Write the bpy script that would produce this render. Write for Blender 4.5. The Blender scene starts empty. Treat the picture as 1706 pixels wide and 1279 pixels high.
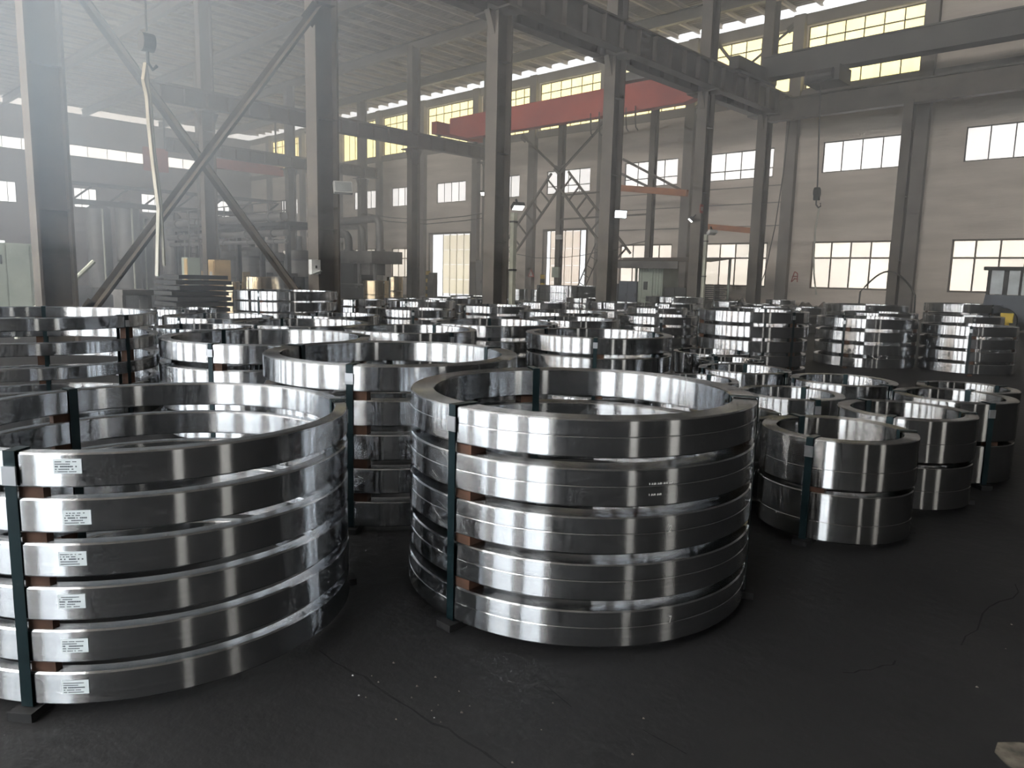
import bpy, math, random
from mathutils import Vector, Matrix
random.seed(7)
PI = math.pi
SC = bpy.context.scene
COL = SC.collection

# ------------------------------------------------------------------ camera
# world axes: +X along the windowed end wall (to the viewer's right), +Y towards that wall, Z up; metres
FPX, PITCH, ROLL, YAW, EYE = 1232.0, math.radians(8.2), math.radians(1.342), math.radians(43.53), 1.55
fw = Vector((-math.sin(YAW)*math.cos(PITCH), math.cos(YAW)*math.cos(PITCH), -math.sin(PITCH)))
rt0 = Vector((math.cos(YAW), math.sin(YAW), 0)); dn0 = fw.cross(rt0)
rt = math.cos(ROLL)*rt0 - math.sin(ROLL)*dn0; dn = math.sin(ROLL)*rt0 + math.cos(ROLL)*dn0
cam = bpy.data.objects.new('camera', bpy.data.cameras.new('camera'))
COL.objects.link(cam)
cam.data.sensor_width = 36; cam.data.lens = FPX/1706*36
cam.data.clip_start = .05; cam.data.clip_end = 300
m = Matrix.Identity(4)
for i in range(3):
    m[i][0] = rt[i]; m[i][1] = -dn[i]; m[i][2] = -fw[i]
m[2][3] = EYE
cam.matrix_world = m
SC.camera = cam

# ------------------------------------------------------------------ world, exposure, strengths of the daylight
SC.view_settings.view_transform = 'Standard'
SC.view_settings.look = 'None'
SC.view_settings.gamma = 1
SC.view_settings.use_curve_mapping = False
SC.view_settings.exposure = 0.2
CY = SC.cycles
CY.max_bounces = 6; CY.diffuse_bounces = 3; CY.glossy_bounces = 4; CY.transmission_bounces = 2; CY.volume_bounces = 0
CY.use_adaptive_sampling = True; CY.adaptive_threshold = .1; CY.adaptive_min_samples = 8; CY.volume_step_rate = 4; CY.volume_max_steps = 64
W = bpy.data.worlds.new('world'); SC.world = W; W.use_nodes = True
bg = W.node_tree.nodes['Background']
bg.inputs[0].default_value = (.93, .96, 1, 1); bg.inputs[1].default_value = 1.6
E_FRONT = 11.5
E_FILL_CL = 42.0      # big daylight windows behind the viewer; clerestory added to light wall and haze
E_SIDE = 2.3
E_BACK_UP = 1.15    # end wall, upper windows
E_BACK_LOW = 1.05
E_CLERE = 2.2
E_LEFT = 2.2
HAZE_UP = 0.012       # fume layer above head height

# ------------------------------------------------------------------ materials
MATS = {}
def mat(name, col, rough=.6, metal=0, col2=None, scale=2.5, bump=0, bscale=20, spec=.4, stretch=(1, 1, 1)):
    if name in MATS: return MATS[name]
    M = bpy.data.materials.new(name); M.use_nodes = True; MATS[name] = M
    n = M.node_tree.nodes; l = M.node_tree.links; b = n['Principled BSDF']
    b.inputs['Roughness'].default_value = rough; b.inputs['Metallic'].default_value = metal
    b.inputs['Specular IOR Level'].default_value = spec
    c2 = col2 or tuple(c*.7 for c in col)
    tc = n.new('ShaderNodeTexCoord'); mp = n.new('ShaderNodeMapping'); mp.inputs['Scale'].default_value = stretch
    l.new(tc.outputs['Object'], mp.inputs['Vector'])
    nz = n.new('ShaderNodeTexNoise'); nz.inputs['Scale'].default_value = scale; nz.inputs['Detail'].default_value = 5
    l.new(mp.outputs[0], nz.inputs['Vector'])
    cr = n.new('ShaderNodeValToRGB'); cr.color_ramp.elements[0].position = .35; cr.color_ramp.elements[1].position = .68
    cr.color_ramp.elements[0].color = (*c2, 1); cr.color_ramp.elements[1].color = (*col, 1)
    l.new(nz.outputs['Fac'], cr.inputs['Fac']); l.new(cr.outputs[0], b.inputs['Base Color'])
    if bump:
        n2 = n.new('ShaderNodeTexNoise'); n2.inputs['Scale'].default_value = bscale; n2.inputs['Detail'].default_value = 4
        l.new(mp.outputs[0], n2.inputs['Vector'])
        bp = n.new('ShaderNodeBump'); bp.inputs['Strength'].default_value = bump; bp.inputs['Distance'].default_value = .02
        l.new(n2.outputs['Fac'], bp.inputs['Height']); l.new(bp.outputs[0], b.inputs['Normal'])
    return M
def emit(name, col, s, var=.12):
    if name in MATS: return MATS[name]
    M = bpy.data.materials.new(name); M.use_nodes = True; MATS[name] = M
    n = M.node_tree.nodes; l = M.node_tree.links; b = n['Principled BSDF']
    b.inputs['Base Color'].default_value = (.8, .8, .8, 1); b.inputs['Roughness'].default_value = .5
    oi = n.new('ShaderNodeObjectInfo'); mr = n.new('ShaderNodeMapRange')
    mr.inputs['To Min'].default_value = s*(1-var); mr.inputs['To Max'].default_value = s*(1+var)
    l.new(oi.outputs['Random'], mr.inputs['Value']); l.new(mr.outputs[0], b.inputs['Emission Strength'])
    b.inputs['Emission Color'].default_value = (*col, 1)
    return M
def steel(name, col, rough, aniso=.81):
    """lathe-turned bare steel: fine circumferential grooves smear the reflections up and down"""
    M = bpy.data.materials.new(name); M.use_nodes = True; MATS[name] = M
    n = M.node_tree.nodes; l = M.node_tree.links; n.remove(n['Principled BSDF'])
    b = n.new('ShaderNodeBsdfAnisotropic'); b.distribution = 'GGX'
    b.inputs['Anisotropy'].default_value = aniso; b.inputs['Rotation'].default_value = ROT
    tg = n.new('ShaderNodeTangent'); tg.direction_type = 'RADIAL'; tg.axis = 'Z'
    l.new(tg.outputs[0], b.inputs['Tangent'])
    tc = n.new('ShaderNodeTexCoord'); mp = n.new('ShaderNodeMapping'); mp.inputs['Scale'].default_value = (.6, .6, 60)
    l.new(tc.outputs['Object'], mp.inputs['Vector'])
    nz = n.new('ShaderNodeTexNoise'); nz.inputs['Scale'].default_value = 2; nz.inputs['Detail'].default_value = 3
    l.new(mp.outputs[0], nz.inputs['Vector'])
    n2 = n.new('ShaderNodeTexNoise'); n2.inputs['Scale'].default_value = 5; n2.inputs['Detail'].default_value = 5
    l.new(tc.outputs['Object'], n2.inputs['Vector'])
    mr = n.new('ShaderNodeMapRange'); mr.inputs['From Min'].default_value = .3; mr.inputs['From Max'].default_value = .7
    mr.inputs['To Min'].default_value = rough*.93; mr.inputs['To Max'].default_value = rough*1.08
    l.new(nz.outputs['Fac'], mr.inputs['Value']); l.new(mr.outputs[0], b.inputs['Roughness'])
    cr = n.new('ShaderNodeValToRGB'); cr.color_ramp.elements[0].position = .3; cr.color_ramp.elements[1].position = .6
    cr.color_ramp.elements[0].color = (*[c*.85 for c in col], 1); cr.color_ramp.elements[1].color = (*col, 1)
    l.new(n2.outputs['Fac'], cr.inputs['Fac']); l.new(cr.outputs[0], b.inputs['Color'])
    l.new(b.outputs[0], n['Material Output'].inputs['Surface'])
    return M
ROT = 0

M_STEEL = steel('turned_steel', (.54, .555, .575), .205)
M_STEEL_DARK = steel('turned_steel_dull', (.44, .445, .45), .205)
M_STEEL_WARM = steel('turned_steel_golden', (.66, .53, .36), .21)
M_FLOOR = mat('oily_floor', (.019, .019, .020), .62, 0, (.009, .009, .010), .55, .35, 9, .35)
M_FLOOR_PALE = mat('worn_floor', (.13, .115, .09), .9, 0, (.03, .028, .025), 14)
M_CRACK = mat('floor_crack', (.008, .008, .009), .9)
M_WALL = mat('plaster_wall', (.78, .70, .63), .9, 0, (.60, .535, .475), .9, .6, 6, .2, (.35, 1, 2.2))
M_WALL_L = mat('brick_wall', (.24, .19, .18), .9, 0, (.17, .14, .14), .8, .4, 6, .2)
M_WALL_D = mat('dark_wall', (.045, .043, .042), .9, 0, (.03, .028, .027), .8, .3, 5, .2)
M_PIL = mat('pilaster', (.26, .24, .22), .9, 0, (.19, .17, .16), 1.2)
M_ROOF = mat('roof_sheet', (.24, .19, .14), .6, 0, (.16, .125, .09), .6, 0, 5, .3)
M_PURLIN = mat('purlin_paint', (.55, .47, .36), .6, 0, (.40, .34, .27), 1)
M_COL = mat('column_paint', (.115, .095, .075), .55, 0, (.065, .054, .043), 1.4, .1, 12)
M_BEAM = mat('girder_paint', (.085, .065, .05), .6, 0, (.05, .04, .032), 1.2, .1, 10)
M_RED = mat('crane_red', (.42, .075, .045), .55, 0, (.30, .05, .035), .8)
M_GREY = mat('crane_grey', (.10, .095, .085), .6, 0, (.07, .065, .06), .8)
M_ORANGE = mat('rust_orange', (.42, .17, .07), .7, 0, (.30, .11, .05), 2)
M_STRAP = mat('strap_green', (.009, .022, .026), .38, .3, (.006, .015, .018), 8)
M_SEAL = mat('strap_seal', (.55, .56, .58), .35, .9)
M_WOOD = mat('spacer_wood', (.085, .040, .024), .8, 0, (.04, .02, .012), 9)
M_RUBBER = mat('foot_block', (.012, .012, .013), .7)
M_FRAME = mat('window_frame', (.17, .14, .11), .6)
M_FRAME_D = mat('window_frame_dark', (.05, .045, .04), .6)
M_LABEL = mat('label_paper', (.66, .72, .74), .5, 0, (.60, .66, .69), 4)
M_INK = mat('label_ink', (.10, .12, .14), .7)
M_CHALK = mat('chalk_mark', (.55, .55, .53), .9)
M_DARK = mat('machine_dark', (.035, .034, .033), .6, 0, (.02, .02, .02), 2, .1)
M_MACH = mat('machine_grey', (.14, .13, .12), .6, 0, (.07, .065, .06), 2, .1)
M_PIPE = mat('pipe_grey', (.16, .15, .14), .5, .2, (.09, .085, .08), 2)
M_TAN = mat('tan_panel', (.55, .38, .18), .7, 0, (.40, .27, .12), 1.5)
M_GREEN = mat('pale_green_sheet', (.36, .40, .34), .6, 0, (.27, .31, .26), 1.5)
M_BLUE = mat('blue_steel', (.085, .10, .125), .5, 0, (.055, .065, .085), 2)
M_YEL = mat('safety_yellow', (.70, .50, .05), .6, 0, (.55, .38, .03), 2)
M_BLACK = mat('black_paint', (.012, .012, .012), .6)
M_WHITE = mat('white_paint', (.62, .62, .60), .6)
M_REDSIGN = mat('red_paint', (.45, .05, .03), .7)
M_SLING = mat('sling_web', (.52, .52, .46), .8)
M_ROPE = mat('wire_rope', (.10, .095, .09), .6, .5)
M_GLASS = mat('cab_glass', (.55, .60, .62), .15)
M_PALE = mat('pale_conduit', (.55, .56, .46), .6)
M_RUBBLE = mat('floor_debris', (.16, .14, .12), .9, 0, (.08, .07, .06), 6, .5, 14)

P_FRONT = emit('daylight_front', (.88, .95, 1), E_FRONT, .15)
P_FILL_CL = emit('fill_front_clerestory', (1, .97, .925), E_FILL_CL, .1)
P_SIDE = emit('daylight_side', (1, .95, .84), E_SIDE)
P_UP = emit('pane_upper', (1, .975, .96), E_BACK_UP, .12)
P_LOW = emit('pane_lower', (1, .90, .76), E_BACK_LOW, .22)
P_CLERE = emit('pane_fibreglass', (1, .85, .36), E_CLERE, .10)
P_LEFT = emit('pane_left', (.94, .97, 1), E_LEFT, .1)
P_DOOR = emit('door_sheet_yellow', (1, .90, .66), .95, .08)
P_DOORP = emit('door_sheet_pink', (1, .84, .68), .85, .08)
P_LAMP = emit('flood_lamp_glow', (.88, .95, 1), 14, 0)
P_LAMP2 = emit('small_lamp_glow', (1, 1, .98), 4, 0)

# ------------------------------------------------------------------ mesh helpers
class MB:
    def __init__(s): s.v = []; s.f = []
    def add(s, vs, fs):
        o = len(s.v); s.v += [tuple(v) for v in vs]; s.f += [tuple(i+o for i in f) for f in fs]; return s
    def box(s, x0, y0, z0, x1, y1, z1):
        return s.add([(x0,y0,z0),(x1,y0,z0),(x1,y1,z0),(x0,y1,z0),(x0,y0,z1),(x1,y0,z1),(x1,y1,z1),(x0,y1,z1)],
                     [(0,3,2,1),(4,5,6,7),(0,1,5,4),(1,2,6,5),(2,3,7,6),(3,0,4,7)])
    def cbox(s, cx, cy, cz, dx, dy, dz): return s.box(cx-dx/2, cy-dy/2, cz-dz/2, cx+dx/2, cy+dy/2, cz+dz/2)
    def beam(s, p, q, w, h, up=(0, 0, 1)):
        p = Vector(p); q = Vector(q); d = (q-p).normalized(); u = Vector(up)
        if abs(d.dot(u)) > .98: u = Vector((1, 0, 0))
        a = d.cross(u).normalized()*w/2; b = a.cross(d).normalized()*h/2
        return s.add([p-a-b, p+a-b, p+a+b, p-a+b, q-a-b, q+a-b, q+a+b, q-a+b],
                     [(0,3,2,1),(4,5,6,7),(0,1,5,4),(1,2,6,5),(2,3,7,6),(3,0,4,7)])
    def ibeam(s, p, q, w, h, t=.03):
        p = Vector(p); q = Vector(q); z = Vector((0, 0, 1))
        s.beam(p+z*(h/2-t/2), q+z*(h/2-t/2), w, t); s.beam(p-z*(h/2-t/2), q-z*(h/2-t/2), w, t)
        return s.beam(p, q, t, h-2*t)
    def cyl(s, p, q, r, n=12, r2=None, caps=True):
        p = Vector(p); q = Vector(q); d = (q-p).normalized(); r2 = r if r2 is None else r2
        u = Vector((0, 0, 1)) if abs(d.z) < .9 else Vector((1, 0, 0))
        a = d.cross(u).normalized(); b = a.cross(d)
        vs = []
        for k in range(n):
            t = 2*PI*k/n; e = a*math.cos(t)+b*math.sin(t); vs += [p+e*r, q+e*r2]
        fs = [(2*k, 2*((k+1) % n), 2*((k+1) % n)+1, 2*k+1) for k in range(n)]
        if caps: fs += [tuple(2*k for k in range(n))[::-1], tuple(2*k+1 for k in range(n))]
        return s.add(vs, fs)
    def tube(s, pts, r, n=8):
        pts = [Vector(p) for p in pts]; vs = []; fs = []
        for i, p in enumerate(pts):
            d = (pts[min(i+1, len(pts)-1)]-pts[max(i-1, 0)]).normalized()
            u = Vector((0, 0, 1)) if abs(d.z) < .95 else Vector((1, 0, 0))
            a = d.cross(u).normalized(); b = a.cross(d)
            vs += [p+(a*math.cos(2*PI*k/n)+b*math.sin(2*PI*k/n))*r for k in range(n)]
        for i in range(len(pts)-1):
            for k in range(n): fs.append((i*n+k, i*n+(k+1) % n, (i+1)*n+(k+1) % n, (i+1)*n+k))
        fs += [tuple(range(n))[::-1], tuple((len(pts)-1)*n+k for k in range(n))]
        return s.add(vs, fs)
    def lathe(s, prof, n, cx=0, cy=0, closed=True):
        k = len(prof); vs = []; fs = []
        for i in range(n):
            t = 2*PI*i/n; c, e = math.cos(t), math.sin(t)
            vs += [(cx+r*c, cy+r*e, z) for r, z in prof]
        for i in range(n):
            j = (i+1) % n
            for a in range(k if closed else k-1):
                b = (a+1) % k; fs.append((i*k+a, j*k+a, j*k+b, i*k+b))
        return s.add(vs, fs)
    def mesh(s, name, material, org=(0, 0, 0), smooth=None):
        me = bpy.data.meshes.new(name); o = Vector(org)
        me.from_pydata([tuple(Vector(v)-o) for v in s.v], [], s.f); me.materials.append(material)
        if smooth:
            me.polygons.foreach_set('use_smooth', [True]*len(me.polygons)); me.set_sharp_from_angle(angle=math.radians(smooth))
        me.update(); return me

def link(name, data, parent=None, loc=(0, 0, 0)):
    o = bpy.data.objects.new(name, data); COL.objects.link(o); o.location = loc
    if parent: o.parent = parent
    return o
def tag(o, label=None, cat=None, group=None, kind=None):
    for k, v in (('label', label), ('category', cat), ('group', group), ('kind', kind)):
        if v: o[k] = v
    return o
ORG = {}
def thing(name, label, cat, loc=(0, 0, 0), group=None):
    o = link(name, None, None, loc); o.empty_display_size = .2; ORG[o.name] = Vector(loc)
    return tag(o, label, cat, group)
def struct(name, label=None, loc=(0, 0, 0)):
    o = link(name, None, None, loc); ORG[o.name] = Vector(loc); return tag(o, label, kind='structure')
def part(name, mb, material, parent, smooth=None, label=None):
    """mb is in world coordinates; the part hangs under its thing"""
    org = ORG[parent.name]
    o = link(name, mb.mesh(name, material, org, smooth), parent); ORG[o.name] = org
    if label: o['label'] = label
    return o
def solo(name, mb, material, label, cat, loc, group=None, smooth=None, kind=None):
    o = link(name, mb.mesh(name, material, loc, smooth), None, loc); ORG[o.name] = Vector(loc)
    return tag(o, label, cat, group, kind)

# ------------------------------------------------------------------ shell of the hall
XL, XR, YF, YB, ZR = -72.0, 8.0, -14.0, 37.0, 15.0
fl = solo('floor', MB().box(XL-1, YF-1, -.3, XR+1, YB+.3, 0), M_FLOOR, 'dark oily concrete workshop floor', None, (0, 0, 0), kind='structure')

def wall_cells(axis, f0, f1, a0, a1, z0, z1, holes):
    """a wall slab with real openings, holes = (a0, a1, z0, z1)"""
    A = sorted({a0, a1, *[h[0] for h in holes], *[h[1] for h in holes]}); Z = sorted({z0, z1, *[h[2] for h in holes], *[h[3] for h in holes]})
    mb = MB()
    for i in range(len(A)-1):
        run = None
        for j in range(len(Z)-1):
            ca, cz = (A[i]+A[i+1])/2, (Z[j]+Z[j+1])/2
            solid = not any(h[0] < ca < h[1] and h[2] < cz < h[3] for h in holes)
            if solid: run = [Z[j] if run is None else run[0], Z[j+1]]
            if run and (not solid or j == len(Z)-2):
                if axis == 'Y': mb.box(A[i], f0, run[0], A[i+1], f1, run[1])
                else: mb.box(f0, A[i], run[0], f1, A[i+1], run[1])
                run = None
    return mb

WN = [0]
def window(axis, f, a0, a1, z0, z1, cols, rows, pane, frame, label, t=.05, only=None):
    """f: wall plane where the panes sit; rows: list of row heights as fractions; each pane and bar a part"""
    WN[0] += 1
    P = (lambda a, d, z: (a, f+d, z)) if axis == 'Y' else (lambda a, d, z: (f+d, a, z))
    r = struct('window_%d' % WN[0], label, P((a0+a1)/2, 0, z0))
    def bx(A0, A1, d, Z0, Z1, dep):
        mb = MB(); p, q = P(A0, d-dep/2, Z0), P(A1, d+dep/2, Z1)
        return mb.box(min(p[0], q[0]), min(p[1], q[1]), Z0, max(p[0], q[0]), max(p[1], q[1]), Z1)
    fr = MB()
    for a in ((a0, a0+t, z0, z1), (a1-t, a1, z0, z1), (a0, a1, z0, z0+t), (a0, a1, z1-t, z1)):
        b = bx(a[0], a[1], 0, a[2], a[3], .1); fr.add(b.v, b.f)
    part('window_frame', fr, frame, r)
    cw = (a1-a0)/cols
    zs = [z0]
    for h in rows: zs.append(zs[-1]+h*(z1-z0))
    for k in range(1, cols): part('mullion', bx(a0+k*cw-t*.4, a0+k*cw+t*.4, 0, z0+t, z1-t, .07), frame, r)
    for k in range(1, len(rows)): part('transom', bx(a0+t, a1-t, 0, zs[k]-t*.5, zs[k]+t*.5, .08), frame, r)
    for i in range(cols):
        me = {}
        for j in range(len(rows)):
            part('pane', bx(a0+i*cw+t*.5, a0+(i+1)*cw-t*.5, .0, zs[j]+t*.4, zs[j+1]-t*.4, .02), pane, r)
    return r

# --- end wall with the windows (Y = 37)
up_w = [(-8.75,-5.15,1),(-14.8,-11.2,1),(-20.85,-17.25,2),(-26.4,-22.8,2),(-32.5,-28.95,2),(-38.3,-34.9,1),(-43.4,-40.2,1),(-48.9,-45.7,1),(-54.1,-51.0,1),(-60.2,-57.1,1),(-66.2,-63.2,1)]
lo_w = [(-8.85,-5.2),(-14.95,-11.3),(-20.85,-17.25),(-26.5,-22.9),(-38.4,-35.0),(-48.9,-45.7),(-54.1,-51.0),(-60.2,-57.1),(-66.2,-63.2)]
doors = [(-32.65,-28.95,4.7),(-44.2,-39.5,4.74)]
pil = [-10.45,-16.3,-22.05,-27.9,-33.6,-38.95,-44.8,-50.3,-56.0,-62.0,-68.0]
cl = [(pil[i+1]+.35, pil[i]-.35) for i in range(len(pil)-1)]
holes = [(a,b,6.9,8.35) for a,b,_ in up_w]+[(a,b,1.35,3.64) for a,b in lo_w]+[(a,b,0,h) for a,b,h in doors]+[(a,b,10.95,13.85) for a,b in cl]
tag(link('wall_back', wall_cells('Y', YB, YB+.3, XL, XR, 0, 14.42, holes).mesh('wall_back', M_WALL)), 'grey plastered end wall with rows of windows', kind='structure')
ordw = ['nearest the viewer', 'second from the near end', 'third from the near end', 'fourth from the near end', 'fifth from the near end', 'sixth from the near end', 'seventh from the near end', 'eighth from the near end', 'ninth from the near end', 'tenth from the near end', 'last before the far corner']
for i, (a, b, rw) in enumerate(up_w):
    window('Y', YB+.12, a, b, 6.9, 8.35, 4, [1] if rw == 1 else [.33, .67], P_UP, M_FRAME_D, 'pale upper window of the end wall, '+ordw[i])
for i, (a, b) in enumerate(lo_w):
    window('Y', YB+.12, a, b, 1.35, 3.64, 4, [.65, .35], P_LOW, M_FRAME, 'cream lower window of the end wall, '+ordw[i], .08)
for i, (a, b) in enumerate(cl):
    window('Y', YB+.12, a, b, 10.95, 13.85, 6, [.8, .2], P_CLERE, M_FRAME, 'yellow fibreglass clerestory window, '+ordw[i], .06)
for i, x in enumerate(pil):
    tag(link('trim_%d' % (i+1), MB().box(x-.28, YB-.32, 0, x+.28, YB, 14.4).mesh('trim', M_PIL)), 'grey wall pilaster between window bays', kind='structure')
tag(link('trim_20', MB().box(XL, YB-.12, 13.9, XR, YB, 14.42).mesh('trim', M_PIL)), 'grey tie beam over the clerestory windows', kind='structure')
tag(link('trim_21', MB().box(XL, YB-.14, 10.5, XR, YB, 10.9).mesh('trim', M_PIL)), 'grey tie beam under the clerestory windows', kind='structure')
# thin string courses on the plaster
for i, z in enumerate((4.45, 5.6, 6.45)):
    tag(link('trim_%d' % (30+i), MB().box(-28, YB-.03, z, -16.7, YB, z+.05).mesh('trim', M_PIL)), 'thin horizontal joint on the end wall', kind='structure')
# doors
for i, (a, b, h) in enumerate(doors):
    d = struct('door_%d' % (i+1), ['tall doorway with a pink sheet door near the ladder', 'tall open doorway with a yellow sheet door'][i], (a, YB, 0))
    part('door_frame', MB().box(a, YB-.05, 0, a+.12, YB+.3, h).box(b-.12, YB-.05, 0, b, YB+.3, h).box(a, YB-.05, h-.12, b, YB+.3, h), M_FRAME, d)
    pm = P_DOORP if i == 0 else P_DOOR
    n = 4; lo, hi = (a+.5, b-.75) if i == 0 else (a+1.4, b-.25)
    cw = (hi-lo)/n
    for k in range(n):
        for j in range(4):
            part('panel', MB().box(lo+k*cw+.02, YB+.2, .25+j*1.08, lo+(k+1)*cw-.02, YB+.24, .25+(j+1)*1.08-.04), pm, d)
    fr = MB()
    for k in range(n+1): fr.box(lo+k*cw-.025, YB+.19, .05, lo+k*cw+.025, YB+.25, 4.6)
    part('door_rail', fr, M_FRAME, d)
# --- left wall (X = -72)
lw = [(9.0,10.8),(14.9,16.7),(20.9,22.7),(26.4,28.2),(32.9,34.7)]
lcl = [(8.6,13.9),(14.6,20.0),(20.6,26.9),(27.6,33.0)]
lholes = [(a,b,6.65,8.3) for a,b in lw]+[(a,b,10.9,11.85) for a,b in lcl]+[(13.9,15.7,1.9,3.6)]
tag(link('wall_left', wall_cells('X', XL-.3, XL, YF, YB, 0, 14.42, lholes).mesh('wall_left', M_WALL_L)), 'dim brick side wall behind the furnaces', kind='structure')
for i, (a, b) in enumerate(lw): window('X', XL-.12, a, b, 6.65, 8.3, 3, [1], P_LEFT, M_FRAME_D, 'small bright window of the side wall, '+ordw[i])
for i, (a, b) in enumerate(lcl): window('X', XL-.12, a, b, 10.9, 11.85, 4, [1], P_LEFT, M_FRAME_D, 'long clerestory strip of the side wall, '+ordw[i])
window('X', XL-.12, 13.9, 15.7, 1.9, 3.6, 2, [.6, .4], P_LEFT, M_FRAME, 'low window of the side wall behind the green cabinet')
# --- the walls behind the viewer: big daylight windows between piers
fwn = [(2-6*k-1.95, 2-6*k+1.95) for k in range(0, 9)]
tag(link('wall_front', wall_cells('Y', YF-.3, YF, XL, XR, 0, ZR, [(a,b,.9,7.2) for a,b in fwn]+[(a-.65,b+.65,10.95,13.85) for a,b in fwn]).mesh('wall_front', M_WALL_D)), 'dark wall behind the viewer with tall daylight windows', kind='structure')
for i, (a, b) in enumerate(fwn): window('Y', YF-.12, a, b, .9, 7.2, 2, [.5, .5], P_FRONT, M_FRAME_D, 'tall daylight window behind the viewer', .08)
for i, (a, b) in enumerate(fwn): window('Y', YF-.12, a-.65, b+.65, 10.95, 13.85, 6, [.8, .2], P_FILL_CL, M_FRAME, 'added fibreglass clerestory behind the viewer, lighting the end wall and haze', .06)  # unseen clerestory put in as fill light for end wall and haze
swn = [(3.4,4.6),(-1.3,-.3)]
tag(link('wall_right', wall_cells('X', XR, XR+.3, YF, YB, 0, ZR, [(a,b,.9,4.6) for a,b in swn]).mesh('wall_right', M_WALL_D)), 'dark side wall beside the viewer', kind='structure')
for i, (a, b) in enumerate(swn): window('X', XR+.12, a, b, .9, 4.6, 1, [.5, .5], P_SIDE, M_FRAME_D, 'narrow window of the wall beside the viewer', .06)
# --- roof: corrugated sheet, purlins along Y, rafters along X
mb = MB(); p = .26; n = int((YB-YF+1)/p); zz = [0, 0, .045, .045]
vs = []; fs = []
for k in range(n):
    for q, dz in zip((0, .3, .5, .8), zz): vs += [(XL-.5, YF-.5+p*(k+q), ZR+dz), (XR+.5, YF-.5+p*(k+q), ZR+dz)]
for k in range(4*n-1): fs.append((2*k, 2*k+1, 2*k+3, 2*k+2))
ceil = link('ceiling', mb.add(vs, fs).mesh('ceiling', M_ROOF)); ORG[ceil.name] = Vector((0, 0, 0))
tag(ceil, 'corrugated sheet roof over the hall', kind='structure')
pm = MB().box(-.04, YF, -.1, .04, YB+.4, .1).box(-.04, YF, .08, .10, YB+.4, .1).box(-.04, YF, -.1, .10, YB+.4, -.08).mesh('purlin', M_PURLIN)
x = XL+1
while x < XR:
    o = link('purlin', pm, ceil, (x, 0, ZR-.10)); x += 1.32
YA = [4.3, 10.2, 16.2, 21.9, 28.2, 33.6]
for y in [-7.6, -1.7]+YA:
    part('rafter', MB().ibeam((XL, y, 14.5), (XR, y, 14.5), .3, .56), M_COL, ceil)

# ------------------------------------------------------------------ steel columns
def column(x, y, label, w=.42, d=.58, top=14.2, grp=None, bracket=None, t=.05):
    r = thing('steel_column', label, 'column', (x, y, 0), grp)
    part('flange', MB().box(x-w/2, y-d/2, .03, x+w/2, y-d/2+t, top), M_COL, r)
    part('flange', MB().box(x-w/2, y+d/2-t, .03, x+w/2, y+d/2, top), M_COL, r)
    part('web', MB().box(x-t/2, y-d/2+t, .03, x+t/2, y+d/2-t, top), M_COL, r)
    part('base_plate', MB().box(x-w*.8, y-d*.75, 0, x+w*.8, y+d*.75, .03), M_COL, r)
    for z in (2.6, 5.2, 7.8):
        if z < top and d > .4: part('stiffener', MB().box(x+t/2, y-d/2+t, z, x+w/2-.02, y+d/2-t, z+.02), M_COL, r)
    if bracket:
        part('bracket', MB().box(x-.72, y-d*.6, bracket-.06, x+.72, y+d*.6, bracket)
             .add([(x-.1, y-d/2, bracket-.7), (x+.1, y-d/2, bracket-.7), (x+.1, y-d*.9, bracket-.06), (x-.1, y-d*.9, bracket-.06), (x-.1, y-d/2, bracket-.06), (x+.1, y-d/2, bracket-.06)],
                  [(0,1,2,3),(3,2,5,4),(0,4,5,1),(0,3,4),(1,5,2)])
             .add([(x-.1, y+d/2, bracket-.7), (x+.1, y+d/2, bracket-.7), (x+.1, y+d*.9, bracket-.06), (x-.1, y+d*.9, bracket-.06), (x-.1, y+d/2, bracket-.06), (x+.1, y+d/2, bracket-.06)],
                  [(0,3,2,1),(3,4,5,2),(0,1,5,4),(0,4,3),(1,2,5)]), M_COL, r)
    return r
g = 'columns under the near crane runway'
for y, lb in zip(YA, ['broad steel column nearest the viewer, standing in the haze at far left', 'steel column carrying a white switch box and a square floodlight', 'dark steel column with a tall pale conduit and a lit lamp', 'steel column with the brightest floodlight on it', 'steel column beside the sheet-roofed shed with a red sign', 'last column of the near crane runway, close to the end wall']):
    column(-16.2, y, lb, .46, .62, 14.2, g, 9.2)
g = 'columns under the far crane runway'
for y, lb in zip([15.6, 21.4, 27.6, 33.6], ['far runway column seen behind the crossed braces', 'far runway column hidden behind the switch box column', 'far runway column beside the dark press', 'far runway column with a small lamp beside the yellow doorway']):
    column(-34.4, y, lb, .44, .6, 14.2, g, 8.7)
g = 'columns of the furnace bay'
for y, lb in zip([21.4, 27.6, 33.6], ['furnace bay column behind the tank battery', 'furnace bay column behind the pipe rack', 'furnace bay column next to the duct elbow']):
    column(-48, y, lb, .44, .6, 14.2, g, 8.7)
g = 'slender posts in front of the end wall'
column(-10.05, 33.6, 'slender steel post in front of the end wall, right of the sling hook', .36, .44, 9.0, g)
column(-22.2, 33.6, 'slender steel post behind the shed with orange jib arm', .3, .36, 11, g)
column(-28.4, 33.6, 'slender post carrying the ladder-like chevron braces', .3, .36, 11, g)

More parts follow.
